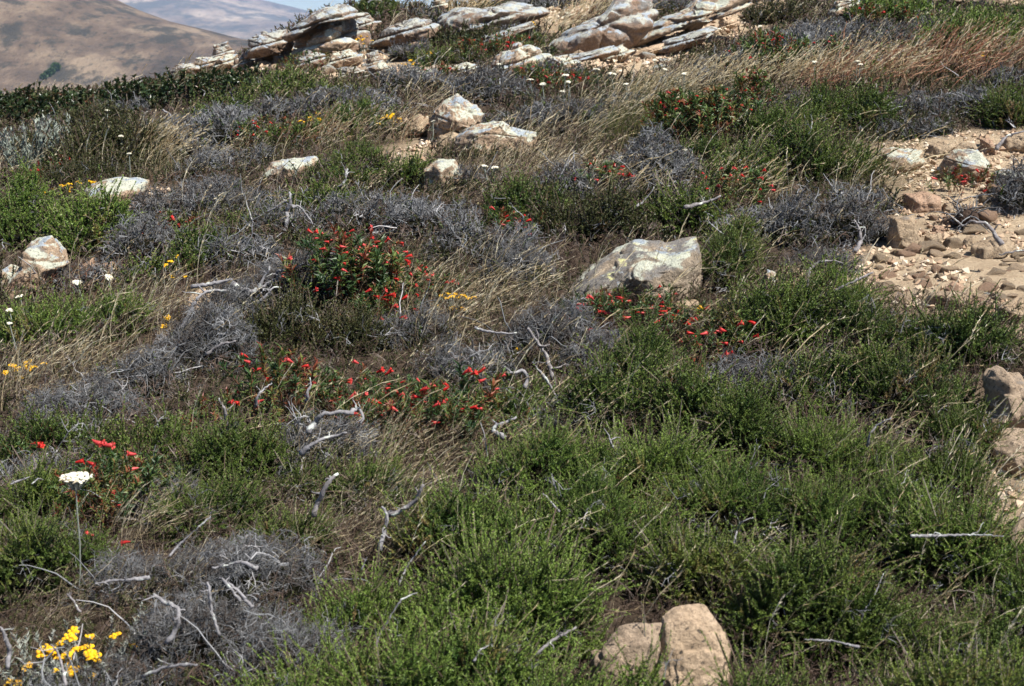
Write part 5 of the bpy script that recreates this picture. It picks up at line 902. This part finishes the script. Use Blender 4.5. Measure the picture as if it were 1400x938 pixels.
for a in [(103, 653, 47, .34, 'big white yarrow head in front of the red flowers'), (27, 405, 13, .25, 'white yarrow head just below the upright white and pinkish rock'), (13, 424, 11, .25, 'middle white yarrow head of three by the straw near the frame edge'), (13, 442, 9, .25, 'lowest white yarrow head of three by the straw near the frame edge'),
          (105, 386, 17, .22, 'white yarrow head above the dark grey shrub, lower of a pair'), (149, 379, 15, .22, 'white yarrow head beside the small tan and pink rock, upper of a pair'), (166, 186, 9, .3, 'small white yarrow head above the straw tussock'), (177, 210, 8, .3, 'small white yarrow head beside the straw tussock'),
          (147, 151, 8, .3, 'small white yarrow head against the skyline hedge'), (725, 109, 11, .3, 'white yarrow head at the near end of the row under the domed rock'), (742, 115, 11, .3, 'white yarrow head second in the row under the domed rock'), (773, 103, 13, .3, 'white yarrow head highest in the middle of the row'),
          (777, 112, 9, .3, 'white yarrow head close under the highest one in the row'), (769, 125, 9, .3, 'lowest white yarrow head of the row'), (816, 95, 12, .3, 'white yarrow head on the sandy bank edge, first of two'), (836, 101, 15, .3, 'white yarrow head on the sandy bank edge, second of two'), (856, 115, 9, .3, 'white yarrow head below the sandy bank'),
          (895, 82, 8, .3, 'white yarrow head against the sandy bank, smaller one'), (909, 95, 10, .3, 'white yarrow head against the sandy bank beside the grey shrub'), (935, 101, 8, .3, 'white yarrow head on the grey shrub at the sandy bank'), (1039, 36, 8, .3, 'white yarrow head near the rounded tan stone'),
          (936, 100, 8, .28, 'second white yarrow head on the grey shrub at the sandy bank'), (1114, 85, 11, .3, 'white yarrow head among red flowers far up the slope'), (1172, 84, 10, .3, 'white yarrow head of a close pair above the tan grass'), (1176, 88, 8, .3, 'lower white yarrow head of a close pair above the tan grass'),
          (683, 88, 12, .3, 'white yarrow head on the pale domed rock'), (650, 100, 18, .28, 'wide white yarrow head before the low tan and white rock'), (662, 227, 13, .2, 'white yarrow head under the long pale rock'), (677, 229, 13, .2, 'second white yarrow head under the long pale rock'), (592, 166, 9, .2, 'white yarrow head in front of the upper pale rock'),
          (937, 205, 7, .25, 'tiny white yarrow head under the bright red flowered shrub'), (401, 223, 8, .2, 'tiny white yarrow head on the low pale slab')]:
    yarrow(a[0], a[1], a[2] * (1 if a[2] > 30 else .88), a[3] * (1 if a[2] > 30 else .72), a[4])

# ================================================================== DEAD BRANCHES
def branch(pts, r, label, lift=.22, mat='bleached', twigs=3, name='dead_branch', by=None, seed=None, group='dead branches lying in the scrub'):
    """pts in pixels, traced along the branch; lifted off the ground at the foot of the branch"""
    rg = np.random.default_rng(int(pts[0][0] * 3 + pts[0][1]) if seed is None else seed); x = np.array(pts, float); r = min(r, np.linalg.norm(np.diff(x, axis=0), axis=1).sum() / 13); B, t = hit(*pts[-1] if by is None else by, 0 if by else lift)
    tt = t + rg.uniform(-.04, .04, len(x)).cumsum() * .6; P = np.array([CP + ray(a, b) * q for (a, b), q in zip(x, tt)])
    gnd = height(P[:, 0], P[:, 1]); P[:, 2] = np.maximum(P[:, 2], gnd + .01)
    s = np.linspace(0, len(P) - 1, int(np.clip(np.linalg.norm(np.diff(x, axis=0), axis=1).sum() / (r * .9), len(P) + 3, 60))); Q = np.column_stack([np.interp(s, np.arange(len(P)), P[:, j]) for j in range(3)])
    Q[1:-1] = (Q[:-2] + Q[1:-1] * 2 + Q[2:]) / 4; r = r / FPX * t; Q += rg.normal(size=Q.shape) * r * .16
    rr = r * .8 * np.linspace(1, .4, len(Q)) * (1 + .22 * np.interp(np.arange(len(Q)), np.arange(0, len(Q) + 4, 4), rg.normal(size=len(np.arange(0, len(Q) + 4, 4))).clip(-1.3, 1.3))); g = Geo(); V, F = tube(Q, rr, 7); g.add(V, F)
    for k in range(twigs):
        i = rg.integers(len(Q) // 4, len(Q) - 1); p = Q[i]; d = nrm(np.array([rg.normal(), rg.normal() * .5, rg.uniform(.1, 1)])); pp = [p]; L = np.linalg.norm(P[-1] - P[0]) * rg.uniform(.12, .35)
        for j in range(5): d = nrm(d + rg.normal(size=3) * .4); p = p + d * L / 5; pp.append(p)
        V, F = tube(pp, np.linspace(rr[i] * .6, rr[i] * .2, 6), 5); g.add(V, F)
    V, F, m, a = g.get(); b = np.array([P[0, 0], P[0, 1], gnd[0]]); o = link(name, mesh(name, V - b, F, [M[mat]], smooth=True)); o.location = b
    tag(o, label, 'dead branch', group)
for a in [([(392, 325), (389, 312), (395, 298), (390, 288), (398, 280), (397, 268), (396, 262)], 4.2, 'bleached upright forked branch, the whitest on the upper slope', {}), ([(399, 284), (408, 281), (418, 292), (428, 306)], 2.6, 'pale curved side arm next to the whitest upright branch', dict(twigs=1)),
          ([(432, 295), (444, 278), (452, 265), (460, 258), (472, 248), (474, 232)], 3.6, 'pale branching snag above the forked branch', {}), ([(365, 290), (380, 282), (392, 274)], 2., 'thin lichened twig near the domed grey shrub', {}),
          ([(244, 455), (258, 430), (268, 412), (276, 400), (292, 397), (310, 397)], 4.5, 'long bleached branch bending over the tan rock face', dict(twigs=2)), ([(262, 392), (285, 389), (300, 386), (318, 382)], 4., 'grey branch lying above the long bleached branch', dict(twigs=2)),
          ([(318, 390), (332, 398), (352, 398), (362, 380), (369, 364)], 5., 'pale branch rising among grey twigs beside the red flowers', dict(twigs=1)), ([(352, 395), (368, 388), (380, 380), (378, 371), (400, 368), (416, 360)], 3.4, 'thin white branch reaching toward the dense red flowers', dict(twigs=2)), ([(356, 412), (368, 400), (374, 392), (384, 393)], 2.6, 'short pale forked twig under the thin white branch', dict(twigs=1)),
          ([(282, 484), (300, 472), (322, 466)], 3., 'curved grey stick at the edge of the olive brown hollow', dict(twigs=0, mat='greywood')), ([(420, 592), (432, 575), (440, 566), (460, 564), (478, 566), (484, 558), (494, 558), (497, 570), (494, 580)], 5.5, 'lichened crooked branch below the middle red flowers', {}),
          ([(412, 620), (424, 608), (440, 600), (458, 596), (474, 592)], 5., 'lichened branch just under the crooked one', dict(twigs=2)), ([(349, 556), (352, 542), (362, 530), (372, 524)], 5., 'stubby pale branch beside the single red flower', {}), ([(314, 610), (312, 580), (308, 560), (300, 545)], 4.2, 'upright grey stem in the leafy shrub with one flower', dict(mat='greywood')),
          ([(418, 550), (422, 544), (420, 534), (426, 528), (424, 516)], 4.5, 'white forked twig between red flowers', dict(twigs=2)), ([(428, 706), (436, 685), (444, 668), (452, 655), (462, 648)], 5.5, 'lichened grey branch standing in brown straw', dict(mat='greywood')), ([(520, 752), (524, 730), (530, 712), (528, 700), (522, 692)], 5., 'pale knotted branch standing in the straw above the bright mat', {}),
          ([(530, 705), (548, 698), (562, 690), (572, 680), (578, 662)], 5., 'lichened arm of wood above the pale knotted branch', dict(mat='greywood')), ([(494, 780), (500, 765), (502, 762)], 3.5, 'small white lichened stub in brown straw', dict(twigs=1)), ([(648, 448), (662, 452), (680, 455), (706, 456)], 3.2, 'short bleached stick lying on the straw in the middle', dict(twigs=0)),
          ([(758, 540), (756, 515), (750, 495), (742, 475), (728, 460), (722, 448)], 5., 'gnarled dark stem of the shrub before the wedge boulder', dict(mat='greywood')), ([(762, 545), (748, 520), (735, 505), (728, 495)], 3., 'thin pale stem beside the gnarled dark stem', dict(twigs=3)), ([(716, 530), (722, 518), (716, 505), (700, 512), (690, 500)], 4., 'lichened twig by the small yellow flowers', {}),
          ([(690, 600), (672, 586), (688, 578), (706, 570)], 5., 'lichened branch beside the straw and green shrub', {}), ([(838, 612), (834, 604), (832, 594), (826, 586)], 4.5, 'white forked snag at the edge of a dark hollow', dict(twigs=0)), ([(834, 602), (842, 598), (848, 598)], 4., 'stub of white wood touching the white forked snag', dict(twigs=0)),
          ([(1100, 394), (1103, 378), (1108, 366), (1120, 358), (1140, 356), (1152, 360)], 4., 'arching grey branch over the layered stones', dict(mat='greywood', twigs=2)), ([(1142, 398), (1165, 386), (1194, 372)], 3.2, 'straight dead stick lying on the bare dirt', dict(mat='greywood', twigs=0)), ([(1168, 345), (1178, 330), (1174, 312), (1168, 300)], 4., 'grey branch beside the tall blocky stone', dict(mat='greywood')),
          ([(1370, 335), (1358, 318), (1348, 306), (1328, 302), (1318, 308)], 4.2, 'curved grey branch reaching out of the black stump', dict(mat='greywood', twigs=1)), ([(1316, 309), (1308, 302), (1296, 293)], 2.6, 'short pale stick on top of the black stump', dict(twigs=0)), ([(1362, 204), (1372, 190), (1380, 184), (1400, 180)], 4., 'crooked grey branch on the rounded brown boulder', dict(mat='greywood')),
          ([(1430, 336), (1400, 342), (1366, 348)], 3., 'dark stick lying beside the long tan stone', dict(mat='greywood', twigs=0)), ([(870, 283), (882, 274), (894, 256)], 2.6, 'short white stick in front of the tall grey dome', dict(twigs=0)), ([(935, 284), (950, 281), (965, 278), (985, 268)], 4.5, 'grey log end beside the mid slope red flowers', dict(mat='greywood')),
          ([(712, 308), (716, 296), (700, 282)], 1.8, 'thin whip of dead wood in the mid slope green shrub', dict(twigs=0)), ([(236, 196), (238, 172), (232, 156), (222, 150)], 3., 'bleached snag standing on the upper slope', {}), ([(278, 132), (281, 126), (276, 122)], 3., 'short bleached snag below the skyline hedge', dict(twigs=1)), ([(425, 140), (432, 128), (436, 124)], 2.2, 'pale twig snag on the bright green ridge mound', {}), ([(470, 145), (472, 134), (478, 130)], 2.4, 'pale twig stub above the round yellow clump', {}),
          ([(300, 870), (294, 850), (288, 830), (286, 810), (284, 796)], 4.2, 'upright pale stem in the dry twig tangle', dict(seed=2)), ([(228, 878), (240, 864), (246, 842), (240, 828), (222, 822), (212, 812)], 6., 'thick lichen whitened branch in the dry twig tangle', dict(twigs=5)), ([(330, 822), (318, 808), (305, 792), (300, 790)], 5.5, 'white tipped stub pointing up in the dry twig tangle', {}),
          ([(345, 830), (328, 810), (312, 796)], 3.6, 'pale leaning twig beside the white tipped stub', {}), ([(205, 790), (180, 792), (150, 795), (130, 798)], 3.6, 'long lichened branch lying above the yellow clump', {}), ([(352, 778), (330, 768), (312, 772), (290, 776)], 4., 'pale branch lying between straw and twig tangle', {}), ([(110, 838), (100, 820), (92, 812)], 6.5, 'thick grey snag in the shade above the yellow clump', dict(mat='greywood')),
          ([(10, 915), (14, 890), (8, 872), (2, 860)], 7., 'white peeling branch at the frame edge beside the yellow clump', {}), ([(196, 925), (225, 912), (255, 908), (270, 910)], 4.5, 'pale stick lying beside the yellow clump', {}), ([(90, 938), (86, 915), (80, 892), (70, 880)], 3., 'thin grey stem crossing the yellow clump', dict(mat='greywood', twigs=1)),
          ([(715, 912), (735, 892), (760, 872), (788, 858)], 4., 'smooth grey stick lying behind the grey rock half', dict(mat='greywood', twigs=2)), ([(232, 760), (245, 745), (270, 722), (288, 706)], 2.4, 'thin bare twig slanting up beside the arching green shoots', dict(twigs=0)), ([(14, 662), (30, 656), (40, 652)], 5., 'bone white twig end behind the big white yarrow', {}), ([(44, 662), (52, 654), (60, 656)], 4.5, 'second bone white twig behind the big white yarrow', {}),
          ([(1245, 733), (1290, 732), (1330, 731), (1372, 733)], 2.8, 'thin pale twig lying along the ground beside the tall bent stalks', dict(twigs=4)), ([(1186, 610), (1188, 595), (1200, 580), (1218, 572)], 2.4, 'thin forked twig arching out of the green mat', dict(twigs=1)), ([(1004, 745), (1008, 722), (1016, 712), (1030, 708)], 2.8, 'pale curved twig in the bright mat above the split rock', dict(twigs=0)),
          ([(1170, 865), (1182, 835), (1196, 812), (1208, 784)], 2.6, 'long leaning twig in the mat beside the smooth rock half', dict(twigs=1)), ([(1175, 885), (1140, 876), (1100, 874)], 2.6, 'twig lying flat in the dark mat beside the smooth rock half', dict(twigs=0)), ([(510, 890), (520, 866), (548, 820), (570, 810)], 2.6, 'long pale whip in the bright mat by the twig tangle', dict(twigs=0)),
          ([(648, 905), (655, 890), (668, 882)], 4., 'white sunlit stub low in the bright mat', dict(twigs=2)), ([(545, 800), (556, 775), (582, 740)], 2.2, 'straight pale twig where straw meets the bright mat', dict(twigs=0)), ([(765, 700), (748, 680), (742, 675)], 2.2, 'short pale twig in the upper bright mat', dict(twigs=0))]:
    branch(*a[:3], **a[3])
def stump():
    f = Foot(1322, 318, 56, 34, .16); rg = np.random.default_rng(6); root = empty('uprooted_stump', f.base, 'black uprooted shrub stump with tangled roots on the bare dirt', 'stump'); g = Geo()
    U, F = ICO[4]; V = rough(U * [f.a * .6, f.b * .8, f.H * .5], f.a, 5, 2.2) + f.base + [0, 0, f.H * .35]; g.add(V, F, 1, tint=.1)
    for i in range(46):
        d = nrm(rg.normal(size=3) + [0, 0, .4]); p = f.base + [0, 0, f.H * .4] + d * f.a * .3; pts = [p]
        for k in range(7): d = nrm(d + rg.normal(size=3) * .4 - [0, 0, .05]); p = p + d * .022; p[2] = max(p[2], float(height(p[0], p[1])) + .004); pts.append(p)
        V, F = tube(pts, np.linspace(.005, .0012, 8), 4); g.add(V, F, 0, tint=float(np.clip(rg.normal(.3, .25), 0, 1)))
    g.build('roots', [M['twig'], M['brown_twig']], root, f.base)
stump()
grey_shrub(1395, 300, 70, 80, 'dark dead shrub at the frame edge beside the black stump', H=.22, green=.02, tint0=-.1)

# trees on the far brown hill
def far_trees():
    for k, (px, py, w) in enumerate([(60, 109, 9), (66, 105, 10), (77, 97, 13), (71, 102, 10)]):
        d = ray(px, py); t = np.linspace(430, 1200, 3000); P = CP + d * t[:, None]; i = np.argmax(P[:, 2] < hillz(P[:, 0], P[:, 1])); P = P[i]; rg = np.random.default_rng(k); r = w / FPX * t[i] / 2
        lab = ['dark tree on the brown hill, lowest on the slope', 'dark tree on the brown hill, second up the slope', 'dark tree on the brown hill, highest and widest', 'small dark tree on the brown hill tucked beside the others'][k]
        root = empty('hillside_tree', P - [0, 0, 1], lab, 'tree', 'dark trees in a gully of the brown hill'); g = Geo(); V, F = tube(np.array([[0, 0, 0], [0, .2, r * .6], [.2, 0, r * 1.2]]) + P, [.5, .4, .2], 6); g.add(V, F, 0, tint=.5); g.build('trunk', [M['brown_twig']], root, P - [0, 0, 1])
        g = Geo(); n = 2500; U = nrm(rg.normal(size=(n, 3))) * (rg.random(n)**.4)[:, None] * (.75 + .5 * n3(nrm(rg.normal(size=(n, 3))) * 2, k))[:, None] * r * [1, 1, .8] + P + [0, 0, r * .9]
        needles(g, U, nrm(rg.normal(size=(n, 3))), np.full(n, 1.1), 1.1, rg.random(n) * .3, rg); V, F, m, a = g.get(); a['tint'] = np.repeat(rg.random(n) * .4, 3)
        link('crown', mesh('crown', V - (P - [0, 0, 1]), F, [M['needle']], m, a), root)
far_trees()
print('TRIS', sum(len(m.polygons) for m in bpy.data.meshes), 'OBJS', len(bpy.data.objects))
